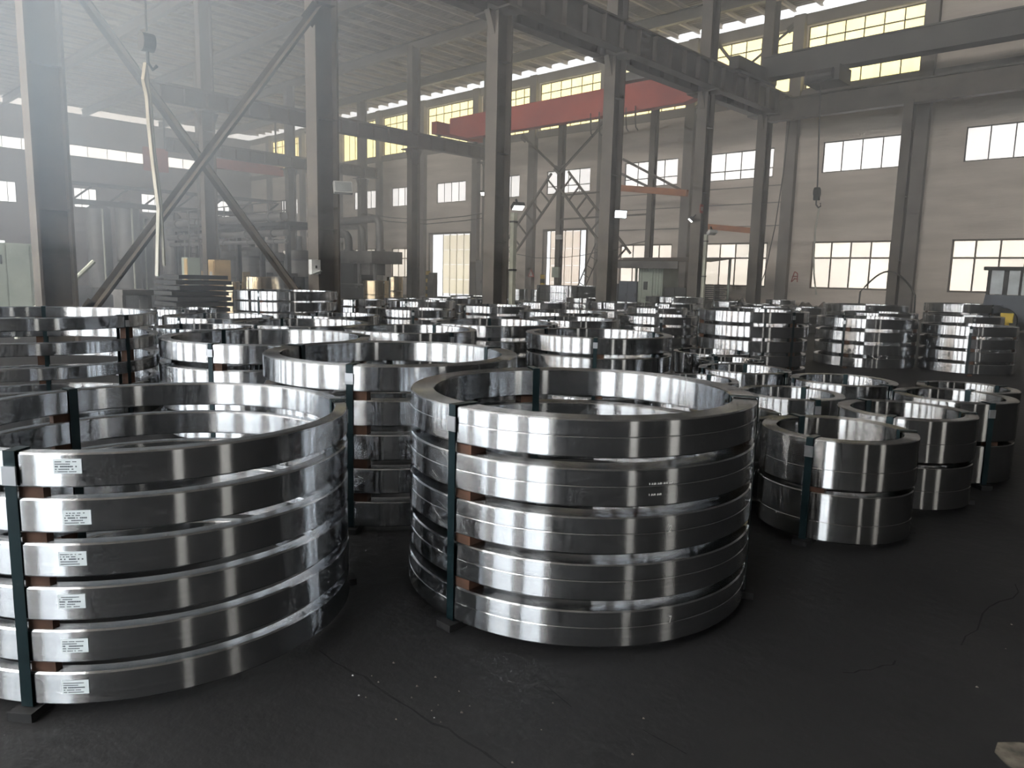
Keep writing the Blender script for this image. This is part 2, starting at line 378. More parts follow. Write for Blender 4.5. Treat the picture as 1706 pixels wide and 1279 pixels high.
# ------------------------------------------------------------------ crane runway girders
def girder(x, y0, y1, z0, z1, label, w=.42):
    r = thing('runway_girder', label, 'girder', (x, y0, z0), 'crane runway girders')
    part('bottom_flange', MB().box(x-w/2, y0, z0, x+w/2, y1, z0+.04), M_BEAM, r)
    part('top_flange', MB().box(x-w/2, y0, z1-.04, x+w/2, y1, z1), M_BEAM, r)
    part('web_plate', MB().box(x-.02, y0, z0+.04, x+.02, y1, z1-.04), M_BEAM, r)
    part('crane_rail', MB().box(x-.05, y0, z1, x+.05, y1, z1+.11), M_BEAM, r)
    sm = MB().box(.02, -.012, z0+.04-z0, w/2-.01, .012, z1-.04-z0).box(-w/2+.01, -.012, .04, -.02, .012, z1-.04-z0).mesh('web_stiffener', M_BEAM)
    y = y0+.4
    while y < y1:
        link('web_stiffener', sm, r, (0, y-y0, 0)); y += 1.0
girder(-15.72, -2, 35.5, 9.2, 10.15, 'deep brown crane runway girder crossing overhead towards the end wall')
girder(-16.68, 8, 35.5, 9.2, 10.15, 'second runway girder close behind the deep brown one')
girder(-33.92, 13, 34.6, 8.7, 9.4, 'far crane runway girder with stiffeners below the red crane')
girder(-47.52, 19, 34.6, 8.7, 9.4, 'furthest crane runway girder over the furnace bay')
r = thing('wall_girder', 'long dark tie girder on posts along the end wall', 'girder', (-16, 33.6, 8.9))
part('girder_web', MB().box(-16.0, 33.57, 8.9, 4, 33.63, 9.75), M_COL, r)
part('girder_flange', MB().box(-16.0, 33.4, 8.86, 4, 33.8, 8.9), M_COL, r)
part('girder_flange', MB().box(-16.0, 33.4, 9.75, 4, 33.8, 9.8), M_COL, r)

# red bridge crane between the two runways
r = thing('bridge_crane', 'faded red bridge crane spanning between the two runways', 'crane', (-25, 30, 9.5))
part('main_girder', MB().add([(-33.7,29.7,9.75),(-32.2,29.7,9.35),(-18.2,29.7,9.35),(-16.6,29.7,9.75),(-16.6,29.7,10.6),(-33.7,29.7,10.6),
     (-33.7,30.2,9.75),(-32.2,30.2,9.35),(-18.2,30.2,9.35),(-16.6,30.2,9.75),(-16.6,30.2,10.6),(-33.7,30.2,10.6)],
     [(0,1,2,3,4,5),(11,10,9,8,7,6),(0,6,7,1),(1,7,8,2),(2,8,9,3),(3,9,10,4),(4,10,11,5),(5,11,6,0)]), M_RED, r)
for x in (-33.92, -16.68):
    e = part('end_carriage', MB().box(x-.22, 28.7, 9.62 if x < -20 else 10.28, x+.22, 32.4, 10.3 if x < -20 else 10.75), M_RED, r)
    zc = 9.51+.14 if x < -20 else 10.26+.14
    for y in (29.1, 32.0): part('wheel', MB().cyl((x-.08, y, zc), (x+.08, y, zc), .14, 16), M_BLACK, e)
part('walkway', MB().box(-33.6, 30.2, 9.9, -17, 30.9, 9.95), M_RED, r)
part('handrail', MB().tube([(-33.6, 30.9, 10.9), (-17, 30.9, 10.9)], .025, 6), M_RED, r)
t = part('trolley', MB().box(-21.6, 29.3, 10.6, -19.6, 30.6, 11.0), M_MACH, r)
for k in range(6):
    x = -23.2+k*.52
    pts = [(x, 29.5, 9.5), (x+.02, 29.5, 9.0), (x+.08, 29.5, 8.55), (x+.2, 29.5, 8.4)]
    part('festoon_cable', MB().tube(pts, .03, 6), M_ROPE, r)
# grey bridge crane over the near aisle
r = thing('bridge_crane', 'grey bridge crane girder below the yellow clerestory windows', 'crane', (-5, 32, 10.4))
part('main_girder', MB().box(-15.6, 31.8, 10.35, 7.2, 32.5, 11.25), M_GREY, r)
part('girder_rib', MB().box(-15.6, 31.74, 11.2, 7.2, 32.56, 11.27), M_GREY, r)
part('end_carriage', MB().box(-15.94, 29.4, 10.28, -15.5, 33.0, 10.8), M_GREY, r)
for y in (29.9, 32.6): part('wheel', MB().cyl((-15.8, y, 10.40), (-15.64, y, 10.40), .14, 16), M_BLACK, r)
t = part('trolley', MB().box(-13.6, 31.5, 9.75, -12.2, 32.8, 10.35), M_GREY, r)
part('motor', MB().cyl((-13.4, 31.4, 10.0), (-12.4, 31.4, 10.0), .22, 12), M_GREY, t)

# ------------------------------------------------------------------ braces
def bar(name, p, q, w, h, label, cat, material=M_COL, group=None):
    return solo(name, MB().beam(p, q, w, h), material, label, cat, p, group)
def angle_brace(p, q, label, s=.16, group=None):
    """an L-section diagonal with end gusset plates"""
    p = Vector(p); q = Vector(q); d = (q-p).normalized()
    r = thing('diagonal_brace', label, 'brace', p, group)
    part('angle_bar', MB().beam(p, q, s, .02, (1, 0, 0)).beam(p+Vector((s/2, 0, 0)), q+Vector((s/2, 0, 0)), .02, s, (1, 0, 0)), M_COL, r)
    for e in (p+d*.2, q-d*.2): part('gusset_plate', MB().beam(e-d*.25, e+d*.25, .02, .34, (0, 0, 1)), M_COL, r)
angle_brace((-15.9, 4.62, .5), (-15.9, 9.9, 7.6), 'long diagonal brace rising from the hazy column to the switch box column', .22)
angle_brace((-16.6, 4.62, 7.4), (-16.6, 9.9, .75), 'dark diagonal brace falling to the foot of the switch box column', .22)
def ladder_brace(p, q, w, label, rungs, name='lattice_brace', cat='brace', s=.11):
    p = Vector(p); q = Vector(q); d = (q-p).normalized(); side = Vector((-d.z, 0, d.x))*w/2
    r = thing(name, label, cat, p)
    for k in (-1, 1): part('rail', MB().beam(p+side*k, q+side*k, s, s, (0, 1, 0)), M_COL, r)
    for i in range(rungs):
        c = p.lerp(q, (i+.5)/rungs); part('rung', MB().beam(c-side, c+side, s*.7, s*.7, (0, 1, 0)), M_COL, r)
ladder_brace((-28.6, 33.42, 7.2), (-32.6, 33.42, 2.9), 1.05, 'ladder-like brace falling from the slender post towards the yellow doorway', 7)
ladder_brace((-28.1, 33.42, 7.2), (-23.6, 33.42, 2.6), 1.05, 'ladder-like brace falling from the slender post towards the shed', 8)
ladder_brace((-24.95, 32.9, 3.4), (-26.6, 32.9, .05), .5, 'small steel ladder leaning below the lattice brace', 7, 'leaning_ladder', 'ladder', .05)
angle_brace((-28.4, 33.42, 7.6), (-31.4, 33.42, 9.9), 'short brace fanning up from the slender post to the doorway bay', .14)
angle_brace((-28.4, 33.42, 7.6), (-25.4, 33.42, 9.9), 'short brace fanning up from the slender post to the shed bay', .14)
angle_brace((-20.8, 36.75, 14.0), (-18.0, 36.75, 10.6), 'falling brace of the cross in front of the clerestory', .16)
angle_brace((-21.7, 36.75, 10.75), (-16.5, 36.75, 14.0), 'rising brace of the cross in front of the clerestory', .12)
r = thing('jib_arm', 'orange jib arm on the slender post with sloping tie rods', 'jib', (-22.2, 33.3, 6.2))
part('arm', MB().beam((-24.3, 33.3, 6.45), (-19.9, 33.3, 5.9), .22, .32), M_ORANGE, r)
part('tie_rod', MB().beam((-23.9, 33.3, 7.9), (-20.3, 33.3, 6.1), .08, .12), M_COL, r)
part('tie_rod', MB().beam((-24.3, 33.3, 7.3), (-22.3, 33.3, 6.4), .08, .12), M_COL, r)
bar('wall_strut', (-19.2, 33.6, 4.3), (-16.5, 33.6, 4.0), .14, .26, 'brown strut tying the last runway column to the shed post', 'strut', M_ORANGE)
bar('ring_tie', (-28.4, 33.6, 6.3), (-22.2, 33.6, 6.35), .06, .09, 'thin horizontal tie between the two slender posts, upper', 'tie')
bar('ring_tie', (-28.4, 33.6, 4.95), (-22.2, 33.6, 5.0), .06, .09, 'thin horizontal tie between the two slender posts, lower', 'tie')

# ------------------------------------------------------------------ forged rings in strapped stacks
ORD = ['topmost', 'second', 'third', 'fourth', 'fifth', 'sixth']
NUM = {1: 'one', 2: 'two', 3: 'three', 4: 'four', 5: 'five', 6: 'six'}
def ring_mesh(R, r, h, seg, material, groove):
    c = min(.006, h*.08)
    prof = [(r+c, 0), (R-c, 0), (R, c)]
    if groove:
        g0 = h*groove; prof += [(R, g0-.003), (R-.0025, g0), (R-.0012, g0+.003), (R-.0012, h-c)]
        prof += [(R-.0012-c, h)]
    else: prof += [(R, h-c), (R-c, h)]
    prof += [(r+c, h), (r, h-c), (r, c)]
    return MB().lathe(prof, seg).mesh('forged_ring', material, (0, 0, 0), 8)
def strap_loop(x, y, a, R, r, z0, z1, w, t=.003):
    """a band round the section of the whole stack: up the outside, over the top, down the bore, underneath"""
    c, s = math.cos(a), math.sin(a); tx, ty = -s, c
    Ro, ri, zb, zt = R+.004, r-.004, z0-.004, z1+.004
    mb = MB()
    def slab(ra, rb, za, zb_):
        vs = []
        for zz_ in (za, zb_):
            for rr, k in ((ra, -1), (rb, -1), (rb, 1), (ra, 1)): vs.append((x+c*rr+tx*k*w/2, y+s*rr+ty*k*w/2, zz_))
        mb.add(vs, [(0,1,2,3),(7,6,5,4),(0,4,5,1),(1,5,6,2),(2,6,7,3),(3,7,4,0)])
    slab(Ro, Ro+t, zb, zt+t); slab(ri-t, ri, zb, zt+t); slab(ri, Ro, zt, zt+t); slab(ri, Ro, zb-t, zb)
    return mb
def obox(x, y, a, r0, r1, w, z0, z1):
    c, s = math.cos(a), math.sin(a); vs = []
    for zz_ in (z0, z1):
        for rr, k in ((r0, -1), (r1, -1), (r1, 1), (r0, 1)): vs.append((x+c*rr-s*k*w/2, y+s*rr+c*k*w/2, zz_))
    return MB().add(vs, [(3,2,1,0),(4,5,6,7),(0,1,5,4),(1,2,6,5),(2,3,7,6),(3,0,4,7)])
RINGS = {}
SHORT = {'S0': 'labelled stack', 'S1': 'front centre stack', 'S2': 'second row stack', 'S3': 'wide stack behind the labelled one', 'S4': 'stack just behind front centre', 'S5': 'stack cut by the left edge', 'R1': 'foremost thick pair', 'R2': 'second thick pair', 'R3': 'third thick pair', 'R4': 'thick pair touching front centre'}
def stack(key, x, y, R, wall, n, h, gap, phrase, straps=None, where=None, mt=None, groove=None, base=.04, kind='ring', seg=None):
    """n rings with spacers between; straps: angles (degrees) where the bands sit; where: words for the bands of a near stack"""
    near = where is not None
    mt = mt or M_STEEL; r = R*(1-wall); seg = seg or (160 if near else 80)
    me = ring_mesh(R, r, h, seg, mt, groove); rings = []
    a0 = random.uniform(0, 120)
    st = straps if straps is not None else [a0+120*k for k in range(3)]
    z = base; ztop = base+n*h+(n-1)*gap; shared = {}
    for i in range(n):
        lab = 'bottom' if (i == 0 and n > 1) else ORD[n-1-i]
        lb = 'single %s %s' % (kind, phrase) if n == 1 else '%s %s of the %s-high stack %s' % (lab, kind, NUM[n], phrase)
        o = link('forged_ring', me, None, (x+random.uniform(-1, 1)*.004, y+random.uniform(-1, 1)*.004, z))
        if not near: o.rotation_euler.z = random.uniform(0, 6)
        ORG[o.name] = Vector(o.location); tag(o, lb, 'steel ring', 'rings of the stack '+phrase); rings.append(o)
        zu = 0 if i == 0 else z-gap
        for k, a in enumerate(st):
            a = math.radians(a)
            if near and i == 0:
                solo('foot_block', obox(x, y, a, r-.02, R+.045, .09, 0, z-.008), M_RUBBER, 'black foot block at the %s of the %s' % (where[k], SHORT[key]), 'block', (x, y, 0), 'foot blocks of the stack '+phrase)
            elif near:
                solo('spacer_block', obox(x, y, a+.055/R, r+.01, R-.014, .085, zu, z), M_WOOD, 'brown wood spacer under the %s ring, %s, %s' % (lab, where[k], SHORT[key]), 'block', (x, y, zu), 'wood spacers of the stack '+phrase)
            else:
                hh = round(z-zu, 4)
                if hh not in shared: shared[hh] = obox(0, 0, 0, r+.01, R-.014, .08, -hh, 0).mesh('spacer_block', M_WOOD)
                s = link('spacer_block', shared[hh], o); s.rotation_euler.z = a+.055/R-o.rotation_euler.z
        z += h+gap
    for k, a in enumerate(st):
        a = math.radians(a); lo = base
        wd = where[k] if near else ['first strap', 'second strap', 'third strap'][k]
        t = thing('steel_strap', 'dark green %s of the stack %s' % (wd, phrase), 'strap', (x+math.cos(a)*R, y+math.sin(a)*R, base), 'straps of the stack '+phrase)
        part('band', strap_loop(x, y, a, R, r, lo, ztop, .042), M_STRAP, t)
        part('seal', obox(x, y, a, R+.007, R+.013, .05, ztop-.11, ztop-.045), M_SEAL, t)
    RINGS[key] = (rings, x, y, R, r, h, ztop)
    return rings
F3 = ['front strap', 'back strap', 'side strap']
# the nearest stacks
stack('S0', -3.36, 1.246, .835, .072, 6, .118, .038, 'with paper labels at front left', [308, 188, 68], F3, base=.04)
stack('S1', -2.32, 2.95, .861, .137, 5, .157, .044, 'at front centre', [269.5, 149.5, 29.5], F3, groove=.55)
stack('S2', -4.16, 3.17, .87, .127, 5, .153, .053, 'between the labelled stack and the front centre stack', [305.5, 203.5, 77], F3)
stack('S3', -6.92, 3.70, 1.01, .11, 4, .169, .064, 'behind the labelled stack', [183, 303, 63], F3)
stack('S4', -5.49, 7.30, .89, .115, 4, .18, .047, 'just behind the front centre stack', [305, 185, 65], F3)
stack('S5', -9.0, 2.14, 1.2, .085, 5, .12, .11, 'cut by the left edge of the photo', [28.5, 160, 290], F3)
# thick two-high rings on the right
TK = 'thick ring'
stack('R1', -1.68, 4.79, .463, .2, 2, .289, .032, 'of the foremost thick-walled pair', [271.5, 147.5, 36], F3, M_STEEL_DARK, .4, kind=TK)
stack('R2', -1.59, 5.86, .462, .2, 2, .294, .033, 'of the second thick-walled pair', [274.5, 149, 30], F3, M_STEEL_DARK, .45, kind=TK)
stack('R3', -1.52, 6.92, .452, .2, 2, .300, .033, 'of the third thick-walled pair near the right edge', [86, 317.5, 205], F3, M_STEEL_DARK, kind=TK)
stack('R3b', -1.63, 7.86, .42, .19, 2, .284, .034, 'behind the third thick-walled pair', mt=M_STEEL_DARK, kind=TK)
stack('R4', -2.58, 6.17, .433, .19, 2, .283, .029, 'touching the rim of the front centre stack', [94.5, 322, 215], F3, kind=TK)
stack('R5', -2.61, 7.47, .49, .18, 2, .28, .034, 'between the thick pairs and the tall stacks', kind=TK)
stack('R6', -3.62, 7.42, .48, .17, 2, .287, .031, 'with the bright bore beyond the front centre rim', kind=TK)
stack('R7', -4.22, 8.28, .38, .14, 2, .28, .03, 'peeping out behind the bright bore pair', kind=TK)
stack('R8', -4.91, 9.05, .50, .13, 2, .278, .031, 'in front of the five-high far stack', kind=TK)
stack('R9', -3.59, 6.33, .41, .16, 2, .28, .028, 'half hidden behind the front centre rim', kind=TK)
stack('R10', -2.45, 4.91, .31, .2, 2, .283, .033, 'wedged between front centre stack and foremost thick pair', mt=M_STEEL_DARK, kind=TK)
# tall stacks before the end wall
stack('T1', -5.57, 11.58, .87, .09, 5, .17, .055, 'standing tallest beyond the thick pairs', [100, 220, 340])
stack('T2', -4.98, 15.21, .90, .09, 4, .176, .066, 'to the right of the five-high far stack', [20, 140, 265])
stack('T3', -3.35, 15.78, .78, .09, 4, .17, .053, 'at the far right beside the open floor', [20, 140, 285])
stack('T4', -6.6, 29.9, 1.2, .08, 3, .28, .06, 'in front of the dark loader cab')
stack('T5', -9.26, 28.1, 1.4, .08, 3, .24, .06, 'below the window by the slender post')
stack('F6', -6.85, 21.87, .97, .08, 3, .222, .063, 'behind the tall stack right of centre')
stack('F7', -5.0, 22.9, .93, .08, 3, .216, .062, 'beside the yellow marker post')
# middle field
stack('M1', -8.05, 8.05, .98, .10, 4, .168, .051, 'with the shining rim in mid field')
stack('M2', -7.08, 5.65, .80, .11, 4, .18, .05, 'tucked behind the second row stack')
stack('M3', -9.33, 5.51, .93, .10, 4, .17, .046, 'left of the shining rim stack')
stack('M4', -11.98, 5.53, .86, .10, 4, .158, .046, 'left mid field before the plate pile')
stack('M5', -9.12, 4.0, .56, .10, 3, .24, .05, 'squeezed between two wide stacks on the left')
stack('M6', -15.1, 8.52, 1.11, .08, 5, .19, .039, 'at the foot of the switch box column')
stack('M9', -15.15, 12.46, .87, .09, 4, .179, .045, 'in front of the golden drums')
stack('M10', -12.82, 12.79, .90, .09, 4, .166, .055, 'below the yellow doorway')
stack('M12', -20.5, 25.3, 1.59, .06, 4, .295, .012, 'standing widest below the ladder', kind='broad ring')
stack('M14', -14.88, 20.7, .94, .08, 3, .214, .059, 'below the shed, nearest to it')
stack('M15', -8.71, 13.63, .84, .09, 4, .158, .049, 'left of the five-high far stack')
stack('M16', -10.18, 12.26, .94, .09, 4, .169, .048, 'behind the pale rimmed stack in mid field')
stack('M17', -8.41, 10.43, .82, .10, 4, .162, .051, 'with the pale rim in mid field')
stack('M18', -15.0, 24.6, 1.08, .07, 4, .198, .044, 'in front of the shed cabin')
stack('F1', -18.48, 16.35, .90, .08, 4, .171, .038, 'in the far row under the yellow doorway')
stack('F2', -12.45, 24.03, .57, .1, 4, .183, .041, 'small, far, below the shed roof edge')
stack('F3', -12.68, 27.06, .60, .1, 3, .2, .067, 'small, far, by the last runway column')
stack('F4', -13.4, 30.3, .58, .1, 4, .173, .049, 'small, furthest, close under the end wall')
stack('F5', -9.76, 23.7, .72, .1, 3, .224, .056, 'far, below the hanging sling')
stack('F8', -15.5, 6.4, .67, .1, 4, .144, .048, 'far left before the grey trestle')
stack('F9', -17.06, 17.42, .82, .08, 4, .17, .038, 'in the far row under the tall conduit')
stack('F10', -17.52, 12.22, .63, .1, 4, .163, .049, 'in the far row before the dark press')
stack('F11', -11.3, 7.34, .77, .1, 4, .16, .05, 'in mid field before the switch box column')
stack('F13', -12.54, 20.35, .78, .09, 4, .164, .054, 'in the far row below the orange jib arm')
stack('F14', -18.75, 14.64, .58, .1, 4, .166, .037, 'narrow, in the far row beside the press')
stack('F15', -20.2, 19.0, .8, .08, 4, .17, .04, 'in the far row beside the cabinets')
stack('F16', -14.6, 16.6, .8, .08, 4, .17, .04, 'in the far row left of the broad rings')
stack('F17', -17.6, 22.6, .8, .08, 4, .17, .04, 'in the far row behind the bright lamp column')
stack('F18', -11.0, 17.2, .8, .09, 4, .17, .04, 'in the far row left of the tallest stack')
stack('F19', -8.6, 18.4, .8, .09, 4, .19, .05, 'in the far row behind the tallest stack')
stack('F20', -12.9, 10.4, .8, .09, 4, .16, .045, 'in mid field left of the pale rims')
# golden drums further back
GD = 'golden drum'
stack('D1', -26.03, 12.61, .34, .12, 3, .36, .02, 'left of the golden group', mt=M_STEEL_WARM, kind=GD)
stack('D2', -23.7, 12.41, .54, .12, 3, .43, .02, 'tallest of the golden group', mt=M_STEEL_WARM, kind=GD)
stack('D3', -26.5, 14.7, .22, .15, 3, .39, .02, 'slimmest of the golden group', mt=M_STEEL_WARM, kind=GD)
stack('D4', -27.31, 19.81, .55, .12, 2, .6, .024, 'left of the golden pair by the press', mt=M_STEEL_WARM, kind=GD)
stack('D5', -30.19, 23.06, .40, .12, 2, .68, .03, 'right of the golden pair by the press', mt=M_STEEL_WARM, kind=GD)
stack('D6', -25.45, 27.19, .42, .12, 3, .30, .02, 'left of the bright drums by the cabinets', kind='bright drum')
stack('D7', -24.5, 27.6, .42, .12, 3, .30, .02, 'right of the bright drums by the cabinets', kind='bright drum')

# paper labels with print on the labelled stack; chalk marks on the front centre stack
def patch(R, a, w, z0, z1, lift, n=6):
    vs = []; fs = []
    for i in range(n+1):
        t = a+(i/n-.5)*w/R
        for z in (z0, z1): vs.append(((R+lift)*math.cos(t), (R+lift)*math.sin(t), z))
    for i in range(n): fs.append((2*i, 2*i+2, 2*i+3, 2*i+1))
    return vs, fs
rings, x, y, R, rr, h, zt = RINGS['S0']
for i, o in enumerate(rings):
    a = math.radians([319.5, 320, 320.2, 321, 322.5, 321][i]); dz = [0, -.003, .004, 0, -.012, .008][i]
    zc = h*.56+dz; hw = .088; hh = .05
    lb = MB(); v, f = patch(R, a, hw, zc-hh/2, zc+hh/2, .0022); lb.add(v, f)
    v2, _ = patch(R, a, hw, zc-hh/2, zc+hh/2, .0006); lb.add(v2, [tuple(reversed(q)) for q in f])
    L = link('paper_label', lb.mesh('paper_label', M_LABEL), o); ORG[L.name] = Vector((0, 0, 0))
    ink = MB()
    for ln, (frac, th) in enumerate(((.82, .0032), (.66, .0034), (.49, .005), (.31, .0036), (.14, .0032))):
        zz_ = zc-hh/2+hh*frac; pos = -.039; end = [.027, .008, .029, .015, .022][ln]
        while pos < end:
            wd = random.uniform(.003, .007)
            if random.random() > .14:
                v, f = patch(R, a+(pos+wd/2)/R, wd*.86, zz_-th/2, zz_+th/2, .003, 1); ink.add(v, f)
            pos += wd
    link('printed_lines', ink.mesh('printed_lines', M_INK), L)
rings, x, y, R, rr, h, zt = RINGS['S1']
def chalk(o, R, a, zc, strokes, s):
    mb = MB()
    for p, q in strokes:
        p, q = Vector(p)*s, Vector(q)*s; d = (q-p).normalized(); nn = Vector((-d.y, d.x))*.0016
        vs = []
        for u in (p-nn, q-nn, q+nn, p+nn):
            t = a+u.x/R; vs.append(((R+.0012)*math.cos(t), (R+.0012)*math.sin(t), zc+u.y))
        mb.add(vs, [(0, 1, 2, 3)])
    link('chalk_mark', mb.mesh('chalk_mark', M_CHALK), o)
two = [((-.4,.6),(0,1)),((0,1),(.4,.6)),((.4,.6),(-.4,-1)),((-.4,-1),(.5,-.9))]
seven = [((-.4,.9),(.4,1)),((.4,1),(-.1,-1))]
chalk(rings[2], R, math.radians(335), .1, two, .014)
chalk(rings[0], R, math.radians(337), .1, seven, .014)
for row, (zc, n) in enumerate(((.095, 12), (.05, 7))):   # small stamped characters, too fine to read
    st = []
    for k in range(n):
        bx = k*1.1; st += [((bx, -.5), (bx, .5))] if k % 3 == 0 else [((bx, -.5), (bx+.5, .5)), ((bx+.5, .5), (bx+.6, -.4))]
    chalk(rings[3], R, math.radians(328), zc, st, .008)

# ------------------------------------------------------------------ lamps and boxes on the columns
def flood(x, y, z, d, label, glow, s=.34, lit=True):
    d = Vector(d).normalized(); up = Vector((0, 0, 1)); a = d.cross(up).normalized(); b = a.cross(d)
    r = thing('floodlight', label, 'lamp', (x, y, z)); c = Vector((x, y, z))
    part('housing', MB().beam(c-d*.10, c+d*.02, s*1.25, s*.8, b), M_DARK if lit else M_WHITE, r)
    part('lens', MB().beam(c+d*.021, c+d*.035, s*1.1, s*.66, b), glow, r)
    part('yoke', MB().beam(c-d*.3, c-d*.08, .05, .05, b), M_DARK, r)
flood(-15.75, 21.95, 3.85, (.75, -.62, -.25), 'dazzling white floodlight on the shaded runway column', P_LAMP, .36)
flood(-15.78, 16.7, 3.66, (.5, -.2, -.8), 'lit lamp above the tall pale conduit', P_LAMP2, .30)
flood(-34.2, 33.1, 6.7, (.3, -.5, -.8), 'small lit lamp on the column beside the yellow doorway', P_LAMP2, .42)
flood(-16.35, 27.75, 4.08, (-.5, -.4, -.75), 'small lit lamp on the column above the shed', P_LAMP2, .30)
flood(-15.6, 28.25, 3.55, (.4, -.2, -.9), 'grey unlit lamp head over the pale pole of the shed', M_WHITE, .3, False)
flood(-15.72, 10.45, 3.62, (.9, -.35, .35), 'square silver floodlight high on the switch box column', P_LAMP2 if False else mat('silver_reflector', (.62, .66, .66), .25, .6), .36, False)
flood(-28.15, 33.25, 3.9, (.2, -.8, -.5), 'small unlit lamp head on the slender ladder post', M_WHITE, .3, False)
r = thing('switch_box', 'white switch box with open flap on the steel column', 'box', (-15.9, 10.0, 1.5))
part('box_body', MB().box(-15.97, 9.62, 1.52, -15.83, 9.86, 1.86), M_WHITE, r)
part('flap', MB().beam((-15.9, 9.64, 1.5), (-15.72, 9.80, 1.6), .22, .015), M_WHITE, r)
part('lock', MB().box(-15.83, 9.72, 1.66, -15.81, 9.76, 1.72), M_DARK, r)
def pole(x, y, z0, z1, s, label):
    r = thing('pale_conduit', label, 'conduit', (x, y, z0))
    part('duct', MB().box(x-s/2, y-s/2, z0, x+s/2, y+s/2, z1), M_PALE, r)
    for z in (z0+.4, (z0+z1)/2, z1-.3): part('clip', MB().box(x-s*.6, y-s*.6, z, x+s*.6, y+s*.6, z+.05), M_DARK, r)
pole(-15.88, 16.62, 0, 3.5, .15, 'tall pale conduit strapped to the dark runway column')
pole(-15.85, 28.2, 0, 3.5, .13, 'pale pole running down the runway column by the shed')
r = thing('junction_box', 'grey junction box on the slender ladder post', 'box', (-28.3, 33.3, 1.7))
part('box_body', MB().box(-28.55, 33.2, 1.6, -28.05, 33.4, 2.2), M_GREEN, r); part('door', MB().box(-28.5, 33.18, 1.65, -28.1, 33.2, 2.15), M_GREEN, r)
r = thing('warning_sign', 'small red sign on the column above the shed', 'sign', (-16, 27.8, 4.5))
part('plate', MB().box(-15.96, 27.75, 4.35, -15.94, 28.0, 4.7), M_REDSIGN, r); part('symbol', MB().box(-15.938, 27.8, 4.45, -15.934, 27.95, 4.6), M_WHITE, r)

# painted red marks on the end wall
def strokes_wall(name, x, z, s, st, label, w=.05):
    mb = MB()
    for p, q in st: mb.beam((x+p[0]*s, YB-.006, z+p[1]*s), (x+q[0]*s, YB-.006, z+q[1]*s), .006, w, (0, 0, 1) if abs(p[1]-q[1]) < abs(p[0]-q[0]) else (1, 0, 0))
    solo(name, mb, M_REDSIGN, label, 'marking', (x, YB, z))
strokes_wall('painted_mark', -15.7, 1.9, .28, [((-.6,-.9),(-.1,.95)),((-.1,.95),(.5,.6)),((-.5,.1),(.5,.1)),((.45,.6),(.5,-.9)),((-.2,-.3),(.4,-.35)),((-.5,-.85),(.1,-.2))], 'red painted character on the end wall beside the pilaster')
r = thing('warning_triangle', 'red and white triangle sign by the pink doorway', 'sign', (-33.3, 36.9, 1.6))
part('plate', MB().add([(-33.58,36.62,1.6),(-33.0,36.62,1.6),(-33.29,36.62,2.15),(-33.58,36.66,1.6),(-33.0,36.66,1.6),(-33.29,36.66,2.15)], [(0,1,2),(5,4,3),(0,3,4,1),(1,4,5,2),(2,5,3,0)]), M_REDSIGN, r)
part('field', MB().add([(-33.46,36.61,1.66),(-33.12,36.61,1.66),(-33.29,36.61,2.0)], [(0,1,2)]), M_WHITE, r)

# ------------------------------------------------------------------ hanging tackle
r = thing('hook_block', 'chain hoist hook hanging before the end wall', 'hook', (-12.91, 32.00, 5.23))
part('wire_rope', MB().tube([(-13.17, 32.00, 10.88), (-12.91, 32.00, 5.60)], .03, 6), M_ROPE, r)
part('block', MB().cyl((-12.99, 32.00, 5.39), (-12.82, 32.00, 5.39), .22, 14).box(-13.01, 31.9, 5.07, -12.8, 32.1, 5.44), M_DARK, r)
part('hook', MB().tube([(-12.91, 32.00, 5.12), (-12.91, 32.00, 4.89), (-12.80, 32.00, 4.76), (-12.71, 32.00, 4.82), (-12.73, 32.00, 4.95)], .035, 8), M_DARK, r)
def ribbon(pts, w, th=.012):
    mb = MB()
    for p, q in zip(pts[:-1], pts[1:]): mb.beam(p, q, w, th, (.4, -.9, 0))
    return mb
solo('web_sling', ribbon([(-12.77, 32.00, 4.76),(-12.86, 32.00, 3.74),(-12.82, 32.00, 2.67),(-12.75, 32.00, 1.92),(-12.59, 32.00, 1.12)], .07), M_SLING, 'pale web sling hanging from the hoist hook', 'sling', (-12.80, 32.00, 1.12))
solo('slack_rope', MB().tube([(-15.2,34,9.2),(-15.35,34,6.5),(-15.55,34,4.2),(-15.9,34,2.0),(-16.6,34,.06)], .025, 6), M_ROPE, 'thin slack rope drooping beside the last runway column', 'rope', (-15.5, 34, 0))
r = thing('hook_block', 'crane hook hanging high in the haze above the long sling', 'hook', (-11, 4.2, 4.2))
part('wire_rope', MB().tube([(-11, 4.2, 14.3), (-11, 4.2, 4.75)], .014, 6), M_ROPE, r)
part('block', MB().cyl((-11, 4.12, 4.6), (-11, 4.28, 4.6), .12, 14), M_DARK, r)
part('hook', MB().tube([(-11,4.2,4.5),(-11,4.2,4.34),(-11,4.26,4.26),(-11,4.32,4.32)], .022, 8), M_DARK, r)
solo('web_sling', ribbon([(-11,4.17,4.33),(-11,4.13,4.1),(-11,4.17,3.9),(-11,4.18,3.5),(-11,4.21,3.0),(-11,4.26,2.4),(-11,4.22,1.8),(-11,4.2,1.45)], .055, .03), M_SLING, 'long pale web sling hanging in the haze on the left', 'sling', (-11, 4.2, 1.4))
solo('sling_tail', ribbon([(-11,4.17,4.33),(-11,4.21,3.9),(-11,4.23,3.2),(-11,4.29,2.5),(-11,4.30,1.6)], .04, .025), M_SLING, 'second thinner leg of the long hanging sling', 'sling', (-11, 4.3, 1.5))
